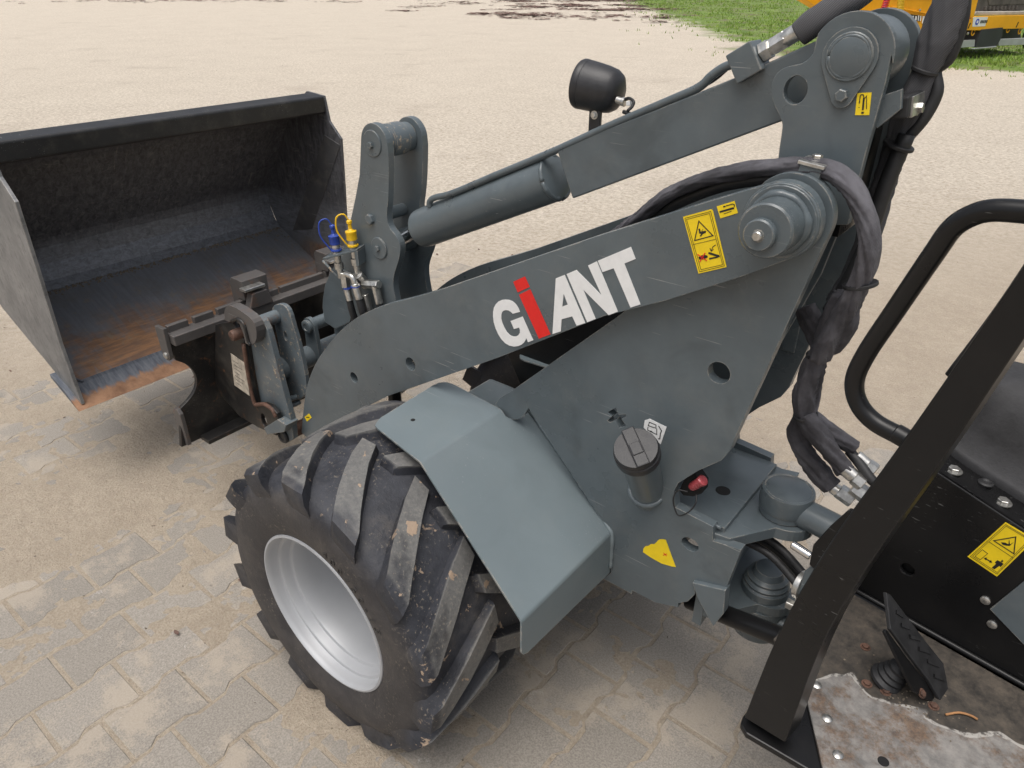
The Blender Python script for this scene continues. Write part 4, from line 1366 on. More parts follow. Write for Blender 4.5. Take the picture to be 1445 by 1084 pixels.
lathe('lower_pin', [(.026, 0), (.026, .03), (.022, .034), (.014, .034), (.013, .031), (.001, .031)], (lo.x, .212, lo.z), (0, 1, 0), 'rubber', loader, 30)
cyl('arm_pin', (lo.x + .0, -.24, lo.z), (lo.x, .21, lo.z), .024, 'pin_rust', loader)
cyl('locking_pin', [(0.7094,0.2,0.4889)][0], [(0.7082,0.16,0.4817)][0], .009, 'paint', loader)
cyl('locking_pin', [(0.7179,0.2,0.4555)][0], [(0.7098,0.16,0.4591)][0], .008, 'paint_worn', loader)
lathe('locking_pin_end', [(.009, 0), (.009, .006), (.006, .008)], [(0.7021,0.165,0.4852)][0], (-.5, .8, -.1), 'zinc', loader, 14)

# ------------------------------------------------------------------ fork carriage held by the hitch
car = empty('fork_carriage', (1.05, 0, .27))
tag(car, 'black rusty fork carriage hooked onto the loader quick hitch', 'fork carriage')
XC = 1.055
top = [(0.4059,0.6613),(0.3833,0.6415)]
cut = smooth_loop([(0.3727,0.5863),(0.3427,0.5616),(0.3233,0.5285),(0.3188,0.4907),(0.3329,0.4567),(0.3614,0.4316),(0.3983,0.414)], 2)
ptop = [(0.3774,0.6386)][0]
pbot = [(0.429,0.3191)][0]
half = [(ptop[0], .67)] + [(cut[0][0], cut[0][1])] + cut[1:] + [(pbot[0], .272)]
YE = ptop[0]
back = [(y, z) for y, z in half] + [(-y, z) for y, z in reversed(half)]
plate('carriage_plate', back, XC, XC + .016, 'black_steel', car, 'x', (), .002)
box('carriage_top_bar', (1.005, -YE - .005, .656), (1.062, YE + .005, .690), 'bar_steel', car, .003)
# raised lip behind the bar, notched for the fork latches
segs = [(-.41, -.33), (-.32, -.25), (-.24, -.05), (-.04, .06), (.07, .20), (.215, .285), (.305, .375)]
for a, b in segs:
    box('carriage_lip', (1.046, a, .688), (1.064, b, .712), 'bar_steel', car, .0025)
box('carriage_bottom_bar', (1.0, -YE + .02, .268), (1.056, YE - .02, .284), 'black_steel', car, .002)
for s in (1, -1):
    y0, y1 = (YE + .006, YE + .02) if s > 0 else (-YE - .02, -YE - .006)
    plate('end_stop', [(1.03, .715), (1.085, .712), (1.082, .62), (1.07, .598), (1.05, .596), (1.036, .612)], y0, y1, 'bar_steel', car, 'y', (), .002)
    yl0, yl1 = (cut[-1][0] + .0, cut[-1][0] + .014) if s > 0 else (-cut[-1][0] - .014, -cut[-1][0])
    plate('end_stop', [(1.04, .275), (1.085, .275), (1.085, .40), (1.075, .415), (1.055, .415), (1.04, .40)], yl0, yl1, 'bar_steel', car, 'y', (), .002)
    lathe('end_stop_bolt', [(.011, 0), (.011, .004), (.009, .006)], (1.056, y1 if s > 0 else y0, .615), (0, s, 0), 'zinc', car, 16)
# hook brackets in line with the hitch plates
hk = smooth_loop([(0.8813,0.7449),(0.8679,0.7829),(0.8483,0.8003),(0.815,0.8107),(0.739,0.7997),(0.7129,0.7883),(0.703,0.7653),(0.7165,0.7205),(0.7579,0.6915),(0.7838,0.6948)], 1) + [(0.7835,0.7244),(0.7951,0.7551),(0.8198,0.7625),(0.8549,0.7451)]
bk = [(0.8585,0.7416),(0.8079,0.6923),(0.8142,0.6245),(0.8161,0.5559),(0.8162,0.4573),(0.7638,0.4795),(0.7202,0.4815),(0.6961,0.4655),(0.6958,0.4384),(0.7285,0.3676),(0.8371,0.3569),(0.9428,0.3591),(0.9774,0.3737),(1.0735,0.4194),(0.968,0.6998)]
bhole = circ(*[(0.7853,0.4064)][0], .016, 20, .026)
for s in (1, -1):
    def YY(a, b):
        return (a, b) if s > 0 else (-b, -a)
    plate('hook_bracket', bk, *YY(.244, .258), 'black_steel', car, 'y', [bhole], .002)
    plate('hook', hk, *YY(.238, .268), 'bar_steel', car, 'y', (), .003)
    pc = [(0.8272,0.7103)][0]
    lathe('hook_pin', [(.018, -.05), (.018, .018), (.015, .024), (.008, .026)], (pc[0], s * .262, pc[1]), (0, s, 0), 'pin_rust', car, 24)
    if s > 0:
        tube('hook_edge', [(p[0], .270, p[1]) for p in [(0.8335,0.7541),(0.7963,0.772),(0.7677,0.7659),(0.7612,0.739),(0.7589,0.7105),(0.7514,0.6981)]], .006, 'black_steel', car, 8, 4)
        tube('bracket_edge', [(p[0], .259, p[1]) for p in [(0.8127,0.6796),(0.8201,0.5953),(0.824,0.5197),(0.8204,0.4582),(0.8049,0.4585),(0.7611,0.4769),(0.719,0.4735),(0.7044,0.451)]], .007, 'pin_rust', car, 8, 5)
lb = plate('type_plate', [(0.9065,0.6151),(0.8225,0.6036),(0.8432,0.478),(0.9277,0.4881)], .2582, .2590, 'paper', car, 'y', (), 0)
lb['label'] = 'dirty pale type plate with faded print'
for k in range(7):
    t = k / 7
    a = (78 + 22 * t, 415 + 190 * t)
    q = [(0.9063,0.5968),(0.8299,0.588),(0.9251,0.4957),(0.8452,0.4872)]
    p0 = Vector(q[0]).lerp(Vector(q[2]), t + .05)
    p1 = Vector(q[1]).lerp(Vector(q[3]), t + .05)
    strip('print_line', [tuple(p0.lerp(p1, .12)), tuple(p0.lerp(p1, .45 + .4 * ((k * 37) % 10) / 10))], .0022, .2588, .2594, 'print', car, 'y')

# ------------------------------------------------------------------ pallet forks hanging on the carriage, under the bucket
fk = [(1.1806,-0.02,0.6808)][0]
for i, yc in enumerate((.055, -.30)):
    f = empty('pallet_fork', (1.10, yc, .25))
    tag(f, ['steel pallet fork with its latch block standing up in view on the carriage bar', 'steel pallet fork farther along the carriage, behind the tilt lever'][i], 'pallet fork', 'pallet forks under the bucket')
    prof = [(1.072, .70), (1.105, .70), (1.112, .30), (1.13, .272), (2.02, .392), (2.02, .378), (1.14, .225), (1.085, .225), (1.072, .27)]
    plate('fork_blade', prof, yc - .05, yc + .05, 'bar_steel', f, 'y', (), .003)
    plate('fork_hook', [(1.030, .714), (1.030, .784), (1.092, .786), (1.105, .77), (1.105, .68), (1.068, .68), (1.068, .714)], yc - .05, yc + .05, 'bar_steel', f, 'y', (), .003)
    plate('latch_block', [(yc - .040, .692), (yc + .055, .692), (yc + .036, .745), (yc - .022, .745)], .996, 1.030, 'bar_steel', f, 'x', (), .004)
    box('latch_handle', (.996, yc - .018, .756), (1.030, yc + .062, .766), 'zinc', f, .002)

# dry leaf scraps blown over the paving
def leaf_items():
    out = []
    rg = random.Random(77)
    for k in range(70):
        x, y = rg.uniform(.3, 4.0), rg.uniform(-2.5, 1.4)
        a, L = rg.uniform(0, 6.28), rg.uniform(.006, .018)
        c, s_ = math.cos(a), math.sin(a)
        q = [(u * L, v * L * .5) for u, v in ((-1, 0), (-.4, -.8), (.5, -.6), (1, .1), (.4, .8), (-.5, .7))]
        vs = [(x + c * u - s_ * v, y + s_ * u + c * v, .003 + rg.uniform(0, .006)) for u, v in q]
        out.append((vs, [(0, 1, 2, 3, 4, 5)]))
    return out
lf = scatter_mesh('leaf_scraps', 'litter', leaf_items())
tag(lf, 'small brown leaf scraps lying on the sandy paving', 'leaf scraps', kind='stuff')

# timber across the forks, the bucket stands on it
tim = plate('timber_bearer', [(1.30, .300), (1.46, .321), (1.46, .360), (1.424, .3485), (1.30, .3485)], -.46, -.14, 'wood', None, 'y', (), .004)
tag(tim, 'rough pine timber laid across the forks under the cutting edge', 'timber')
tim2 = plate('timber_bearer', [(1.78, .362), (1.88, .374), (1.88, .55), (1.78, .50)], -.45, .10, 'wood', None, 'y', (), .004)
tag(tim2, 'thick pine timber on the fork tips under the back of the bucket', 'timber')

# ------------------------------------------------------------------ bucket, facing back towards the loader
M['bucket_strip'] = paint_material('scuffed_strip', (.075, .075, .077), .45, chip=(.2, .2, .2), scratch=1.0, dust=.35)
bk_root = empty('loader_bucket', (1.43, -.055, .36))
tag(bk_root, 'large open black loader bucket with rusty cutting edge on the forks', 'bucket')
BL, BR = .570, -.680
fr = [(1.432, .366), (1.442, .60), (1.415, .87), (1.398, 1.09), (1.462, 1.155), (1.478, 1.252)]
bkp = [(1.59, 1.262), (1.72, 1.17), (1.775, 1.12), (2.015, .80), (2.02, .74), (1.965, .62), (1.94, .596)]
side_p = fr + bkp
for y0, y1, nm, mt in ((BL - .012, BL, 'left cheek plate of the bucket', 'bucket_out'), (BR, BR + .012, 'right cheek plate of the bucket', 'bucket_in')):
    q = plate('cheek_plate', side_p, y0, y1, mt, bk_root, 'y', (), .0015)
    q['label'] = nm
def sheet(name, prof, th_, mat, y0=BR + .013, y1=BL - .013, sub=1):
    """folded sheet that spans the bucket; thickness th_ on the far side"""
    P = [Vector(p) for p in prof]
    n = len(P)
    nr = []
    for k in range(n):
        d = (P[min(n - 1, k + 1)] - P[max(0, k - 1)]).normalized()
        nr.append(Vector((d.y, -d.x)))
    V, F = [], []
    ys = np.linspace(y0, y1, sub + 1)
    for y in ys:
        for k in range(n):
            V.append((P[k].x, y, P[k].y))
        for k in range(n):
            q = P[k] + nr[k] * th_
            V.append((q.x, y, q.y))
    for s in range(sub):
        a, b = s * 2 * n, (s + 1) * 2 * n
        for k in range(n - 1):
            F.append((a + k, a + k + 1, b + k + 1, b + k))
            F.append((a + n + k, b + n + k, b + n + k + 1, a + n + k + 1))
        F.append((a, b, b + n, a + n))
        F.append((a + n - 1, a + 2 * n - 1, b + 2 * n - 1, b + n - 1))
    F.append(tuple(range(n)) + tuple(range(2 * n - 1, n - 1, -1)))
    e = sub * 2 * n
    F.append(tuple(e + i for i in range(n)) + tuple(e + i for i in range(2 * n - 1, n - 1, -1)))
    return from_vf(name, V, F, mat, bk_root, False, .001)
sheet('floor_plate', [(1.50, .402), (1.945, .612)], .010, 'bucket_in')
bw = [(1.945, .612), (1.972, .640), (1.998, .700), (2.003, .762), (1.990, .80), (1.90, .915), (1.76, 1.115), (1.71, 1.165)]
sheet('back_wall', bw, .008, 'bucket_in')
ce = plate('cutting_edge', [(1.418, .352), (1.424, .349), (1.60, .425), (1.598, .440), (1.508, .4075)], BR - .012, BL + .018, 'rust_edge', bk_root, 'y', (), .001)
bt = plate('top_beam', [(1.478, 1.252), (1.473, 1.247), (1.474, 1.192), (1.482, 1.185), (1.60, 1.17), (1.71, 1.165), (1.72, 1.18), (1.545, 1.262)], BR + .013, BL - .013, 'bucket_black', bk_root, 'y', (), .004)
plate('cheek_reinforcement', [(1.5029,1.0964),(1.4021,1.0659),(1.684,0.65),(1.8427,0.611)], BR + .0115, BR + .0145, 'bucket_strip', bk_root, 'y', (), .003)
# wear strip along the floor, welds and soil in the corner
strip_p = [(1.5105, .4105), (1.5185, .4145)]
weld('weld_bead', [(1.508, y, .411) for y in np.linspace(BL - .05, BR + .05, 60)], .004, bk_root, 'rust_edge', 41)
weld('weld_bead', [(1.508, BL - .05, .411), (1.56, BL - .02, .436)], .004, bk_root, 'rust_edge', 42)
def soil_ridge():
    out = []
    rg = random.Random(8)
    for k in range(620):
        y = rg.uniform(BR + .02, BL - .02)
        w = .004 + .012 * fbm(np.array([y * 3.0]), np.array([.3]), 2.0, 3, 5)[0]
        d = abs(rg.gauss(0, w)) + .002
        x, z = 1.945 - d, .612 - d * .472 + .001
        if k > 560:
            y, x = BR + .02 + abs(rg.gauss(0, .04)), 1.945 - abs(rg.gauss(0, .05))
            z = .612 - (1.945 - x) * .472
        r = rg.uniform(.002, .007)
        vs = [(x + r * math.cos(i * 1.257) * rg.uniform(.7, 1.3), y + r * math.sin(i * 1.257) * rg.uniform(.7, 1.4), z - .003 - r * math.cos(i * 1.257) * -.47) for i in range(5)] + [(x, y, z + r * rg.uniform(.4, .9))]
        out.append((vs, [(i, (i + 1) % 5, 5) for i in range(5)]))
    return out
sr = scatter_mesh('soil', 'mud', soil_ridge())
tag(sr, 'ridge of dry soil left in the corner of the bucket floor', 'soil', kind='stuff')

# ------------------------------------------------------------------ articulation joint (front half)
shelf = [(-0.7152,0.1556),(-0.6262,0.1565),(-0.6136,0.1428),(-0.5875,0.0762)]
box('chassis_shelf', (-.735, -SIDE_I, .672), (-.42, SIDE_I, .695), 'paint', loader, .002)
jp = [(-.712, .158), (-.752, .150), (-.812, .060)] + arc(JT[0], JT[1], .062, 70, -70, 2)[:0] + arc(JT[0] - .01, 0, .058, 100, 260, 14) + [(-.752, -.150), (-.712, -.158)]
plate('joint_plate', jp, .655, .682, 'paint', loader, 'z', (), .002)
plate('joint_plate', [(x, y * .9) for x, y in jp], .430, .455, 'paint', loader, 'z', (), .002)
box('chassis_rear_wall', (-.722, -SIDE_I, .40), (-.70, SIDE_I, .672), 'paint', loader, .001)
weld('weld_bead', [(-.736, y, .693) for y in np.linspace(.155, -.155, 30)], .006, loader, seed=51)
weld('weld_bead', [(-.43 - .3 * t, .150, .698) for t in np.linspace(0, 1, 20)], .004, loader, seed=52)
UB = (JT[0], JT[1])
lathe('joint_bearing', [(.046, .683), (.050, .685), (.0505, .700), (.053, .702), (.0545, .708), (.0545, .738), (.053, .744), (.048, .7455), (.0465, .7445), (.045, .7455), (.001, .746)], (UB[0], UB[1], 0), (0, 0, 1), 'paint', loader, 48)
lathe('joint_bearing', [(.058, .340), (.060, .345), (.060, .430)], (UB[0], UB[1], 0), (0, 0, 1), 'paint', loader, 40)
lathe('rubber_boot', [(.052, .455), (.052, .475), (.048, .480), (.050, .487), (.044, .493), (.045, .500), (.036, .505), (.030, .52), (.001, .522)], (UB[0], UB[1], 0), (0, 0, 1), 'paint', loader, 40)
def RW(u, v, z):
    return rear_to_world(u, v, z)
cyl('joint_arm', RW(-.02, 0, .705), RW(-.17, 0, .705), .031, 'paint', loader)
cyl('joint_arm', RW(-.03, 0, .385), RW(-.2, 0, .385), .03, 'paint', loader)
cyl('steering_rod', RW(-.058, .062, .668), RW(-.10, .062, .664), .009, 'chrome', loader)
# gusset below the side plate
gq = [(-0.6984,0.5458),(-0.771,0.5691),(-0.7764,0.5037),(-0.7605,0.4549),(-0.7157,0.5102)]
plate('chassis_gusset', gq, .150, .176, 'paint', loader, 'y', (), .002)
cyl('steering_cylinder', [(-0.6716,0.1,0.4135)][0], [(-0.8992,0.16,0.5058)][0], .021, 'black', loader)
# clear red drain bottle and cable tie beside the filler
db = Vector([(-0.6659,0.15,0.781)][0])
lathe('red_bottle', [(.002, -.022), (.008, -.021), (.010, -.014), (.010, .010), (.0115, .012), (.0115, .018), (.009, .020)], db, (-.55, .1, .75), 'red_clear', loader, 20)
tube('cable_tie', [(-0.652,0.16,0.7587),(-0.6339,0.168,0.7583),(-0.6279,0.172,0.7358),(-0.6357,0.172,0.71),(-0.6466,0.172,0.7006),(-0.6661,0.172,0.7221),(-0.676,0.17,0.7479),(-0.6706,0.16,0.7607)], .0016, 'rubber', loader, 6, 6)
plate('dark_opening', [(-0.6318,0.7669),(-0.6533,0.7952),(-0.6726,0.7761),(-0.6744,0.754),(-0.6578,0.7383),(-0.6365,0.7304),(-0.6258,0.7383)], SIDE_I - .03, SIDE_I - .001, 'dark_inside', loader, 'y', (), 0)
lathe('shelf_hole', [(.016, 0), (.016, .0008)], [(-0.6795,0.03,0.7978)][0][:2] + (.6952,), (0, 0, 1), 'dark_inside', loader, 20)

# small hoses and clamp between the halves
for k, dz in enumerate((.0, .018, -.016)):
    tube('hydraulic_hose', [(-.70, .05 - .02 * k, .60 + dz), (-.76, .055 - .02 * k, .61 + dz), (-.83, .06 - .02 * k, .60 + dz), RW(-.16, .10 - .02 * k, .575 + dz)], .0085, 'rubber', loader, 10, 5)
lathe('hose_clamp_band', [(.03, -.006), (.031, -.005), (.031, .005), (.03, .006)], RW(-.10, .07, .59), (1, -.2, -.1), 'zinc', loader, 24)
box('clamp_screw', tuple(Vector(RW(-.10, .10, .555)) - Vector((.010, .008, .008))), tuple(Vector(RW(-.10, .10, .555)) + Vector((.010, .008, .008))), 'zinc', loader, .002)

# ------------------------------------------------------------------ hose bundles over the pivot and down to the rear half
tube('hose_sleeve', [(-0.3245,0.02,1.1785),(-0.4333,0.06,1.2694),(-0.5104,0.09,1.3339),(-0.5858,0.115,1.3756),(-0.6612,0.125,1.4026),(-0.7293,0.13,1.4198),(-0.7776,0.13,1.4224),(-0.813,0.128,1.4061),(-0.8395,0.122,1.3728),(-0.8585,0.115,1.3273),(-0.8628,0.105,1.2794),(-0.8549,0.095,1.2261),(-0.8398,0.08,1.1721),(-0.8198,0.06,1.0901)],
     [.012, .0125, .0125, .013, .013, .0125, .013, .0135, .0135, .014, .015, .016, .017, .017], 'fabric', loader, 36, 14, 1.75, .16, seed=1)
tube('hydraulic_hose', [(-0.3476,0.0,1.1782),(-0.4707,0.06,1.2832),(-0.5842,0.105,1.3539),(-0.6612,0.118,1.3852),(-0.7414,0.122,1.4004)], .0115, 'rubber', loader, 12, 6)
tube('hose_sleeve', [(-0.8512,-0.05,1.6827),(-0.8525,-0.05,1.6371),(-0.85,-0.05,1.5893),(-0.8431,-0.05,1.5441),(-0.8361,-0.05,1.4913),(-0.8305,-0.05,1.4244),(-0.8284,-0.045,1.3609),(-0.8262,-0.04,1.2941),(-0.8206,-0.03,1.2176),(-0.8076,-0.01,1.1593)],
     [.021, .022, .0225, .0165, .019, .0185, .0185, .018, .019, .020], 'sleeve', loader, 30, 12, .75, .16, seed=2)
tube('hydraulic_hose', [(-0.8655,-0.06,1.6647),(-0.8737,-0.06,1.6185),(-0.8708,-0.06,1.5701),(-0.8567,-0.06,1.5492),(-0.8676,-0.055,1.5198),(-0.8611,-0.05,1.483),(-0.8433,-0.045,1.447)], .0098, 'rubber', loader, 12, 6)
tube('hydraulic_hose', [(-0.8463,-0.03,1.4572),(-0.8366,-0.02,1.3766),(-0.8314,-0.01,1.2775),(-0.8187,-0.0,1.2062),(-0.8032,0.01,1.1509)], .013, 'rubber', loader, 12, 6)
tube('hose_sleeve', [(-0.8403,0.07,1.2108),(-0.8363,0.07,1.1674),(-0.8259,0.065,1.1184),(-0.8152,0.06,1.089),(-0.8094,0.055,1.0498),(-0.806,0.05,1.002),(-0.8103,0.05,0.967),(-0.8168,0.05,0.9508)],
     [.025, .026, .023, .016, .019, .019, .017, .015], 'fabric', loader, 36, 16, .85, .24, seed=7)
tube('hose_sleeve', [(-0.7654,0.03,1.1579),(-0.7864,0.035,1.1283),(-0.8103,0.045,1.089),(-0.8101,0.035,1.0416),(-0.8103,0.03,0.9853),(-0.8148,0.035,0.9427)], [.017, .018, .015, .016, .016, .014], 'fabric', loader, 30, 14, .85, .22, seed=8)
tube('hose_sleeve', [(-0.8141,0.055,0.9569),(-0.8329,0.055,0.9363),(-0.8602,0.05,0.9096),(-0.8886,0.045,0.8785),(-0.9075,0.045,0.8627)], [.015, .0185, .018, .0165, .0155], 'fabric', loader, 32, 16, .8, .26, seed=9)
tube('hose_sleeve', [(-0.8174,0.03,0.9507),(-0.8493,0.03,0.9304),(-0.8803,0.025,0.9145),(-0.909,0.02,0.9027)], [.013, .015, .015, .0135], 'fabric', loader, 30, 16, .85, .22, seed=10)
tube('hose_sleeve', [(-0.8025,0.03,0.9353),(-0.803,0.03,0.8918),(-0.8265,0.03,0.857),(-0.8641,0.03,0.8236),(-0.8896,0.03,0.8077)], [.012, .0165, .019, .019, .0175], 'fabric', loader, 32, 16, .7, .26, seed=11)
tube('hydraulic_hose', [(-0.8989,0.02,0.8934),(-0.9236,0.03,0.8811),(-0.9489,0.04,0.8647),(-0.962,0.04,0.8564)], .0095, 'rubber', loader, 12, 5)
for i, (a, b, r) in enumerate((([(-0.9036,0.045,0.8683)][0], [(-0.9238,0.045,0.8582)][0], .0135), ([(-0.9238,0.045,0.8582)][0], [(-0.9426,0.045,0.85)][0], .0155), ([(-0.8896,0.03,0.8077)][0], [(-0.9111,0.03,0.8003)][0], .012),
                               ([(-0.913,0.02,0.89)][0], [(-0.9364,0.02,0.8788)][0], .0105), ([(-0.9357,0.02,0.8785)][0], [(-0.9529,0.02,0.8719)][0], .0125), ([(-0.9027,0.035,0.8094)][0], [(-0.9325,0.035,0.7988)][0], .0155), ([(-0.9259,0.04,0.834)][0], [(-0.9594,0.04,0.8206)][0], .0165))):
    cyl('hose_fitting', a, b, r, 'zinc', loader, 6 if i in (1, 4, 5, 6) else 20)
for (p, r, fl_) in (([(-0.8143,0.056,1.0871)][0], .0215, 1), ([(-0.8141,0.048,0.9526)][0], .0215, 1)):
    lathe('cable_tie', [(r, -.003), (r + .0012, -.002), (r + .0012, .002), (r, .003)], p, (.25, .1, 1), 'rubber', loader, 22)
for (p, r, ax_) in (([(-0.8438,-0.05,1.5492)][0], .0195, (-.25, 0, 1)), ([(-0.8381,-0.03,1.4389)][0], .0235, (-.25, 0, 1)), ([(-0.8605,0.1,1.2456)][0], .026, (.3, 0, 1))):
    lathe('cable_tie', [(r, -.003), (r + .0012, -.002), (r + .0012, .002), (r, .003)], p, ax_, 'rubber', loader, 22)
# clamp block over the looped sleeve
cb = Vector([(-0.7629,0.135,1.4272)][0])
def cb_to(a, b, h):
    return (cb.x + a * .94 + h * -.1, cb.y + b, cb.z + h - a * -.1)
box('hose_clamp', (-.018, -.02, -.024), (.018, .02, .0), 'paint', loader, .002, cb_to)
box('clamp_plate', (-.0215, -.023, .0), (.0215, .023, .006), 'zinc', loader, .001, cb_to)
hexbolt('clamp_bolt', cb_to(0, 0, .006), (0, 0, 1), .008, .009, 'zinc', loader)

# ------------------------------------------------------------------ rear half: step plate, tunnel, post, handle, pedal
FZ = .55
step_pts = [(-0.2204,0.2647),(-0.3252,0.3941),(-0.3891,0.4539)] + [(-.75, .36), (-.75, -.03), (-.12, -.03), (-.12, .20)]
plate('step_plate', step_pts, FZ - .006, FZ, 'step', loader, 'f', (), .001)
flo = [(-0.1744,0.3943),(-0.1679,0.305),(-0.214,0.2586),(-0.3205,0.366)]
plate('post_foot_plate', [(-0.1758,0.4033),(-0.1707,0.3879),(-0.1681,0.3342),(-0.2105,0.2511),(-0.2374,0.2753),(-0.3304,0.365),(-0.3048,0.3932),(-0.1932,0.4128)], .530, .543, 'black', loader, 'f', (), .003)
# tunnel side wall and its ledge
wall = [(-0.0926,0.6117),(-0.2375,0.8925)] 
plate('tunnel_wall', [(-0.2372,0.8936),(-0.3928,0.8552),(-0.4435,0.8424)] + [(-.75, .80), (-.75, FZ), (-.15, FZ), (-.17, .87)], -.055, -.045, 'black', loader, 'v', [circ(*[(-0.245,0.663)][0], .013, 20)], .002)
wt = [(-0.2372,0.8936),(-0.3928,0.8552)]
def ledge_to(a, b, h):
    t = a
    u = wt[0][0] + (wt[1][0] - wt[0][0]) * t
    z = wt[0][1] + (wt[1][1] - wt[0][1]) * t
    return rear_to_world(u, -.045 + b, z + h)
box('tunnel_core', (-.74, -.30, FZ), (-.23, -.058, .80), 'black', loader, .001, RW)
box('tunnel_ledge', (-.12, -.30, -.006), (1.8, -.0005, .0), 'black', loader, .0015, ledge_to)
tube('wall_foot_seam', [rear_to_world(u, -.040, FZ + .003) for u in np.linspace(-.10, -.7, 12)], .006, 'black', loader, 8, 2)
# rubber mat cover on the ledge (seat console base)
M['cover_rubber'] = simple('matt_rubber', (.032, .032, .034), .75, 0, .35, 22, .4)
def cover():
    o = Vector(ledge_to(.45, -.15, 0))
    pts = []
    V, F = [], []
    n, mrs = 36, [(1.0, 0), (1.0, .012), (.97, .018), (.88, .022), (.85, .07), (.80, .12), (.66, .155), (.4, .17), (.001, .175)]
    for r, h in mrs:
        for i in range(n):
            t_ = 2 * math.pi * i / n
            c, s = math.cos(t_), math.sin(t_)
            k = (abs(c) ** 5 + abs(s) ** 5) ** (-1 / 5)
            V.append(ledge_to(.62 + 1.0 * r * c * k * .9, -.175 + .105 * r * s * k, h))
    for k in range(len(mrs) - 1):
        for i in range(n):
            j = (i + 1) % n
            F.append((k * n + i, k * n + j, (k + 1) * n + j, (k + 1) * n + i))
    return from_vf('rubber_console_cover', V, F, 'cover_rubber', loader, True)
cover()
for (key, x, y) in (('f2', 340, 440), ('f2', 625, 625)):
    pass
hexbolt('ledge_bolt', ledge_to(.10, -.035, .0), (0, 0, 1), .010, .008, 'zinc', loader)
hexbolt('ledge_bolt', ledge_to(.66, -.035, .0), (0, 0, 1), .010, .008, 'zinc', loader)
lathe('ledge_grommet', [(.012, 0), (.013, .004), (.009, .006), (.006, .003), (.001, .003)], ledge_to(.42, -.055, .0), (0, 0, 1), 'rubber', loader, 20)
# panel bolts and grey side panel at the right edge
for q in ([(-0.3789,0.6843)][0], [(-0.4029,0.6414)][0]):
    lathe('panel_bolt', [(.0085, 0), (.0085, .003), (.006, .0045), (.001, .005)], rear_to_world(q[0], -.045, q[1]), (math.sin(math.radians(9)), math.cos(math.radians(9)), 0), 'zinc', loader, 18)
plate('grey_side_panel', [(-0.3904,0.6734),(-0.4185,0.7666),(-0.4494,0.8496),(-0.5333,0.6711),(-0.4598,0.6354)], -.0445, -.040, 'paint', loader, 'v', (), .001)
wl = plate('warning_label', [(-0.3276,0.7549),(-0.3587,0.8562),(-0.4057,0.8479),(-0.3796,0.7435)], -.0448, -.0442, 'yellow', loader, 'v', (), 0)
wl['label'] = 'yellow keep clear label on the black tunnel wall'
D = (-.0443, -.0437)
for pts, w, c in (([(-0.3318,0.7585),(-0.3605,0.8525),(-0.4015,0.8451),(-0.3784,0.7488)], .0006, True), ([(-0.3347,0.7609),(-0.362,0.8497),(-0.3989,0.8434),(-0.3774,0.7522)], .0005, True), ([(-0.3487,0.8049),(-0.3899,0.7955)], .0006, False),
                  ([(-0.3543,0.8113),(-0.3805,0.8374),(-0.388,0.804)], .0016, True), ([(-0.338,0.7632),(-0.3442,0.7834),(-0.3537,0.7807),(-0.3472,0.7614)], .0007, True), ([(-0.3528,0.7684),(-0.3632,0.7676)], .0020, False)):
    strip('pictogram_line', pts, w, *D, 'ink', wl, 'v', c)
for pts in ([(-0.3513,0.7688),(-0.3554,0.7721),(-0.3547,0.7655)], [(-0.365,0.7669),(-0.3609,0.7645),(-0.3617,0.7712)], [(-0.3703,0.7766),(-0.3757,0.7765),(-0.3809,0.7751),(-0.3784,0.7656),(-0.3767,0.768),(-0.3721,0.7562),(-0.3676,0.7564),(-0.3709,0.769),(-0.3683,0.7698)],
            [(-0.3756,0.779),(-0.3768,0.7818),(-0.3788,0.7806),(-0.3782,0.7772),(-0.3764,0.7769)], [(-0.3647,0.8147),(-0.3705,0.8176),(-0.3754,0.817),(-0.3737,0.8266),(-0.3776,0.8184),(-0.3811,0.8262),(-0.3779,0.8151),(-0.3685,0.8113)]):
    plate('pictogram', pts, *D, 'ink', wl, 'v', (), 0)
# post: box section, bent, rising from its foot
pl = [(-0.1808,0.5583),(-0.2551,0.5738)]
left_e = smooth_loop([(-0.1778,0.5591),(-0.1973,0.8065),(-0.234,1.0075),(-0.2807,1.1896),(-0.3343,1.4269),(-0.3519,1.5084)], 2)
right_e = smooth_loop([(-0.253,0.5714),(-0.2592,0.8282),(-0.2909,1.0134),(-0.3226,1.1642),(-0.3572,1.354),(-0.3757,1.4535)], 2)
plate('cab_post', left_e + right_e[::-1], .350, .400, 'black', loader, 'v', (), .004, seg=3)
cyl('grab_handle_foot', RW(*[(-0.2614,1.1813)][0][:1], .375, [(-0.2614,1.1813)][0][1]), RW(*[(-0.2954,1.1752)][0][:1], .375, [(-0.2954,1.1752)][0][1]), .0125, 'black', loader)
tube('grab_handle', [(-1.0472,0.418,1.1716),(-1.0163,0.4131,1.1787),(-0.9801,0.4074,1.1842),(-0.9555,0.4035,1.2004),(-0.9432,0.4016,1.2285),(-0.9477,0.4023,1.2688),(-0.9656,0.4051,1.3321),(-0.9882,0.4087,1.4096),(-0.9982,0.4103,1.4408),(-1.0126,0.4126,1.4578),(-1.0299,0.4153,1.4668),(-1.0559,0.4194,1.471),(-1.0879,0.4245,1.4737)], .0118, 'black', loader, 18, 7)
# cab door frame strip seen beyond the post
tube('window_seal', [(-1.0352,0.3402,1.2428),(-1.0535,0.3431,1.3107),(-1.0634,0.3447,1.3508),(-1.0718,0.346,1.3897),(-1.0778,0.3469,1.42)], .0045, 'rubber', loader, 8, 4)
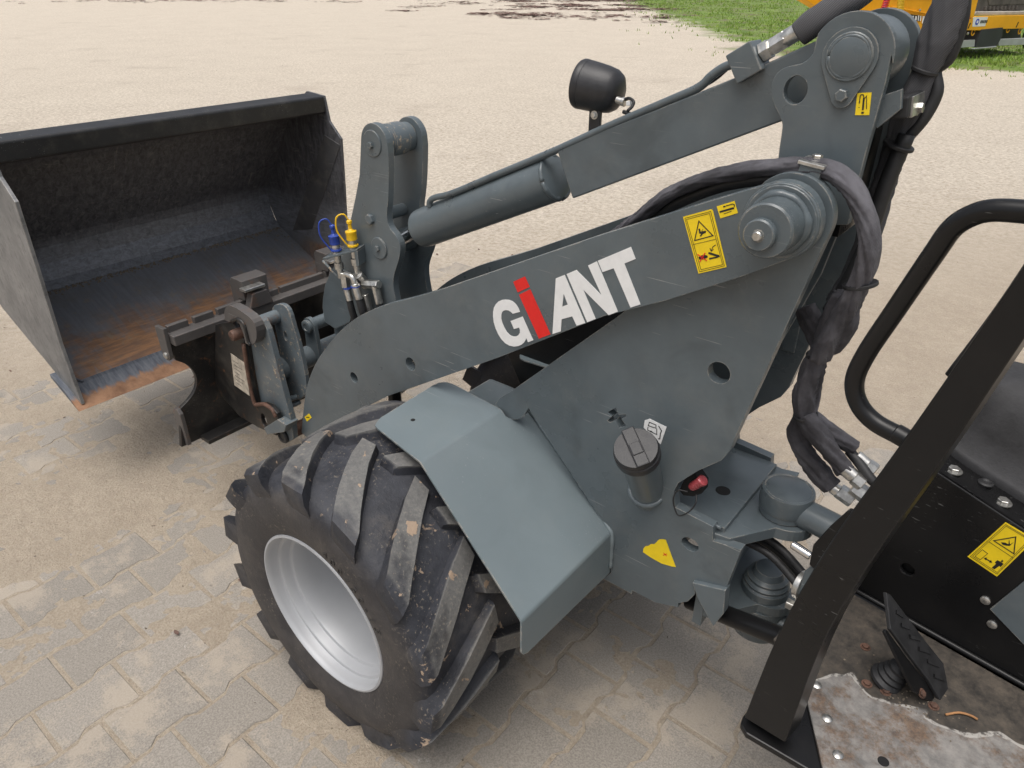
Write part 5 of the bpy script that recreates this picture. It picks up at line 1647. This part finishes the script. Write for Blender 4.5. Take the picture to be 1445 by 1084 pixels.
# bracket between post and joint
plate('rear_frame_plate', [(-0.1502,0.83),(-0.1292,0.7808),(-0.1088,0.7201),(-0.1115,0.6709),(-0.1503,0.6543),(-0.1899,0.7465),(-0.1947,0.8427)], .08, .095, 'black', loader, 'v', (), .002)
box('rear_frame_box', (-.72, -.20, .36), (-.16, .20, .53), 'black', loader, .005, RW)
plate('rear_joint_arm', [(-0.1135,0.6624),(-0.1271,0.6687),(-0.1303,0.5988),(-0.1037,0.5782),(-0.1048,0.6456)], .05, .09, 'paint', loader, 'v', (), .002)
# pedal, boot and bolts
pz = [[(-0.3651,0.1198)][0], [(-0.4024,0.1007)][0]]
pt_ = [(-1.0364,0.1,0.6755)][0]
def pedal():
    face = [(0.1329,0.2194),(0.1234,0.2097),(0.1109,0.1779),(0.0769,0.0923),(0.0502,0.0313),(0.0616,-0.0014),(0.079,-0.0287),(0.1021,-0.0159),(0.1128,0.034),(0.1378,0.0977),(0.1616,0.1645)]
    pd = plate('foot_pedal', face, -.004, .003, 'rubber', loader, 'ped', (), .0015)
    plate('pedal_flange', [(0.1616,0.1645),(0.1378,0.0977),(0.1128,0.034),(0.1021,-0.0159),(0.1299,0.008),(0.1552,0.0402),(0.1637,0.1068),(0.1694,0.1635)], -.010, -.0045, 'black', pd, 'ped', (), .001)
    for q in ([(0.1296,0.18),(0.115,0.1632)], [(0.1304,0.1552),(0.1075,0.1351)], [(0.1192,0.126),(0.092,0.1042)], [(0.1076,0.0952),(0.0786,0.0702)], [(0.0971,0.0642),(0.0684,0.0379)], [(0.0954,0.0345),(0.0695,0.0106)]):
        strip('pedal_stud', q, .006, .003, .0055, 'rubber', pd, 'ped')
    hexbolt('pedal_bolt', pedal_to(*[(0.1373,0.0252)][0], -.004), (-.6, .2, .7), .006, .005, 'pin_rust', pd)
    return pd
pedal()
bo = Vector(RW(*[(-0.3083,0.1325)][0], FZ))
lathe('pedal_boot', [(.030, .0), (.030, .006), (.024, .012), (.026, .018), (.021, .024), (.023, .030), (.018, .036), (.019, .042), (.012, .05), (.001, .052)], bo, (-.35, -.1, 1), 'rubber', loader, 28)
for q in ([(-0.2499,0.0875)][0], [(-0.2891,0.1675)][0], [(-0.3195,0.1585)][0], [(-0.3895,0.1253)][0]):
    hexbolt('floor_bolt', RW(*q, FZ), (0, 0, 1), .0065, .006, 'pin_rust', loader)
for q in ([(-0.2289,0.2386)][0], [(-0.2744,0.289)][0], [(-0.3187,0.3397)][0]):
    lathe('step_bolt', [(.0088, 0), (.0088, .0025), (.006, .0045), (.001, .005)], RW(*q, FZ), (0, 0, 1), 'zinc', loader, 18)
lathe('step_hole', [(.009, 0), (.009, .0006)], RW(*[(-0.3745,0.2946)][0], FZ + .0002), (0, 0, 1), 'dark_inside', loader, 16)
def floor_crumbs():
    out = []
    rg = random.Random(3)
    c0_ = [(-0.344,0.1431)][0]
    for k in range(90):
        u, v = c0_[0] + rg.gauss(0, .045), c0_[1] + rg.gauss(0, .025)
        if not (-.7 < u < -.16 and -.03 < v < .3):
            continue
        x, y, z = RW(u, v, FZ)
        r = rg.uniform(.001, .003)
        vs = [(x + r * math.cos(i * 1.257), y + r * math.sin(i * 1.257) * rg.uniform(.6, 1.4), z - .0005) for i in range(5)] + [(x, y, z + r * .8)]
        out.append((vs, [(i, (i + 1) % 5, 5) for i in range(5)]))
    return out
fcb = scatter_mesh('floor_dirt', 'mud', floor_crumbs())
tag(fcb, 'crumbs of dry earth around the foot pedal', 'soil', kind='stuff')
tw_ = tube('twig', [RW(*q, FZ + .004) for q in [(-0.4106,0.1301),(-0.4245,0.1089),(-0.4403,0.0999),(-0.4516,0.099)]], .0022, 'wood', None, 6, 3)
tag(tw_, 'short twig lying on the worn step plate near the pedal', 'twig')

# ------------------------------------------------------------------ orange trailer at the back with a tracked machine on it
TO = Vector((1.78, -20.64, 0))
TD = Vector((-.39, -.92, 0)).normalized()
TN = Vector((.92, -.39, 0)).normalized()
def tr_to(s, z, d):
    p = TO + TD * s + TN * d
    return (p.x, p.y, z)
trl = empty('flatbed_trailer', tuple(TO))
tag(trl, 'orange flatbed trailer parked on the grass behind the loader', 'trailer')
def tpl(name, pts, d0, d1, mat, par=None, bevel=.01):
    return plate(name, pts, d0, d1, mat, par if par is not None else trl, tr_to, (), bevel)
tpl('side_beam', [(-1.3809,0.8115),(-0.927,0.9198),(1.8407,0.8965),(2.0335,0.5976),(-0.3529,0.6297),(-0.4495,0.612),(-1.2918,0.6346)], 0, .18, 'orange')
tpl('deck', [(-0.9879,0.9379),(-0.8938,1.0034),(1.7898,0.9754),(1.8368,0.9026)], .05, 2.3, 'deck')
tpl('ramp_post', [(-1.168,0.8909),(-1.5267,1.6834),(-1.1786,1.6835),(-1.0752,1.25),(-1.0537,0.9167)], -.02, .14, 'orange')
tpl('front_panel', [(-5.4193,0.9267),(-4.6901,1.3391),(-4.1877,1.6828),(-1.5267,1.6834),(-1.168,0.8909),(-1.2918,0.6346),(-2.97,0.6307),(-3.0993,0.7694),(-4.5573,0.9797)], .02, .30, 'orange')
tpl('panel_rib', [(-3.9825,1.1669),(-2.4924,0.9851),(-2.4837,0.9661),(-3.9713,1.1385)], -.03, .03, 'orange')
tpl('panel_rib', [(-3.9817,1.383),(-1.3966,1.335),(-1.3798,1.3023),(-3.9654,1.3424)], -.03, .03, 'orange')
tpl('rear_wall', [(-4.6901,1.3391),(-4.1877,1.6828),(-1.5267,1.6834),(-1.1311,0.9182),(-2.9939,0.7398)], 1.9, 2.2, 'orange')
tpl('underrun_rail', [(-1.6163,0.4225),(-0.718,0.4224),(-0.6669,0.2743),(-1.5384,0.2622)], .0, .06, 'grey_alu')
tpl('underrun_rail', [(0.2302,0.4071),(2.1656,0.3929),(2.2729,0.2265),(0.288,0.2554)], .0, .06, 'grey_alu')
tpl('toolbox', [(-0.659,0.2594),(-0.6212,0.6368),(0.1972,0.6593),(0.2714,0.4801),(0.1756,0.2594)], -.03, .45, 'toolbox')
tpl('toolbox_lip', [(-0.7929,0.2436),(0.1197,0.2613),(0.1478,0.2303),(-0.7805,0.2196)], -.05, .02, 'grey_alu')
tpl('chassis_shadow_beam', [(-2.905,0.6425),(2.0335,0.5976),(2.2067,0.3292),(-1.6787,0.3961),(-2.6948,0.4853)], .6, 1.6, 'toolbox')
tpl('type_label', [(-3.2894,0.9998),(-2.9032,0.958),(-2.9026,0.8508),(-3.244,0.893)], -.004, .0, 'ink')
for k, x in enumerate((632, 650, 672, 686)):
    tpl('label_figure', [(-3.2228,0.9721),(-3.1859,0.9714),(-3.1607,0.8912),(-3.1978,0.892)] if k == 0 else [(-3.127,0.9623),(-3.0806,0.9614),(-3.055,0.8809),(-3.1015,0.8819)] if k == 1 else [(-3.0411,0.9766),(-3.0073,0.9733),(-2.9755,0.8685),(-3.0094,0.8719)] if k == 2 else [(-2.9617,0.9644),(-2.9278,0.9611),(-2.9074,0.8617),(-2.9367,0.865)], -.010, -.004, 'white', None, 0)
tpl('type_label', [(-2.8562,0.9571),(-2.5537,0.9324),(-2.5018,0.7766),(-2.8245,0.8113)], -.004, .019, 'white')
tpl('maker_plate', [(-1.0464,0.9025),(-0.4862,0.8943),(-0.4969,0.6998),(-0.9788,0.7032)], -.004, -.001, 'white')
lg = [(-0.8482,0.7996)][0]
tpl('round_logo', circ(lg[0], lg[1], .065, 20), -.010, -.004, 'air_blue', None, 0)
tpl('logo_mark', circ(lg[0], lg[1], .03, 14), -.014, -.010, 'white', None, 0)
for k in range(5):
    tpl('logo_letter', [(lg[0] + .12 + .055 * k, lg[1] - .03), (lg[0] + .155 + .055 * k, lg[1] - .03), (lg[0] + .155 + .055 * k, lg[1] + .03), (lg[0] + .12 + .055 * k, lg[1] + .03)], -.010, -.004, 'ink', None, 0)
for q in ([(-2.8213,0.5581)][0], [(-0.8027,0.5841)][0], [(0.559,0.6057)][0], [(1.0637,0.5623)][0]):
    tube('lashing_ring', [tr_to(q[0] + .055 * math.cos(t), q[1] + .07 * math.sin(t), .05) for t in np.linspace(.2, 2 * math.pi - .2, 10)], .014, 'orange', trl, 6, 2)
for q in ([(-1.1089,0.7263)][0], [(0.7808,0.704)][0]):
    tpl('beam_slot', [(q[0] - .03, q[1] - .06), (q[0] + .01, q[1] - .06), (q[0] + .04, q[1] + .06), (q[0], q[1] + .06)], -.004, -.001, 'ink', None, 0)
for nm, mt, x0, x1, k0 in (('air_coil', 'air_blue', 345, 350, .0), ('air_coil', 'air_red', 375, 320, .04), ('air_coil', 'air_yellow', 450, 440, .08)):
    a = Vector(tr_to(*[(-4.622,1.4376),(-4.5092,1.0222),(-4.5378,1.4371),(-4.6029,1.0112),(-4.2182,1.4349),(-4.1123,1.0535)][{'air_blue': 0, 'air_red': 2, 'air_yellow': 4}[mt]], -.25 - k0))
    b = Vector(tr_to(*[(-4.622,1.4376),(-4.5092,1.0222),(-4.5378,1.4371),(-4.6029,1.0112),(-4.2182,1.4349),(-4.1123,1.0535)][{'air_blue': 1, 'air_red': 3, 'air_yellow': 5}[mt]], -.25 - k0))
    if mt == 'air_blue':
        tube(nm, [a, a.lerp(b, .4) + TD * .05, a.lerp(b, .8) - TD * .03, b], .035, mt, trl, 8, 6)
    else:
        pts = []
        for i in range(97):
            t = i / 96
            c = a.lerp(b, t)
            pts.append(c + TD * .06 * math.cos(i * .9) + TN * .06 * math.sin(i * .9))
        tube(nm, pts, .012, mt, trl, 6, 1)
for q in ([(-4.8884,1.2543)][0], [(-3.047,1.0747)][0], [(-1.1027,0.5638)][0]):
    lathe('panel_bolt', [(.03, 0), (.03, .02), (.01, .03)], tr_to(q[0], q[1], -.01), tuple(-TN), 'zinc', trl, 10)
for s in (2.2, 3.4):
    lathe('wheel', [(.22, 0), (.40, .02), (.42, .06), (.42, .26), (.40, .30), (.2, .3)], tr_to(s + .8, .42, .5), tuple(TN), 'rubber', trl, 28)
# tracked machine standing on the deck: its near crawler track
tk = empty('crawler_machine', tr_to(1.2, .98, .6))
tag(tk, 'muddy rubber tracked machine standing on the orange trailer deck', 'tracked machine')
trk = [(-0.8827,1.0116),(-0.9807,1.1385),(-0.9396,1.2347),(-0.8517,1.3577),(-0.5643,1.4929),(1.4433,1.5125),(1.7762,0.9965),(-0.1759,0.9854),(-0.6523,0.988)]
plate('crawler_track', trk, .30, .68, 'track', tk, tr_to, (), .02)
for k in range(9):
    q = [(-0.2477,1.0662),(0.8416,1.0699)]
    x = q[0][0] + (q[1][0] - q[0][0]) * (k / 7.0)
    plate('track_pad', [(x, q[0][1] - .035), (x + .055, q[0][1] - .035), (x + .055, q[0][1] + .035), (x, q[0][1] + .035)], .26, .31, 'track', tk, tr_to, (), .006)
q = [(-0.3607,1.4092),(-0.0949,1.1263),(1.6892,1.1314),(1.4993,1.4257)]
plate('track_frame', q, .285, .30, 'track', tk, tr_to, (), .008)
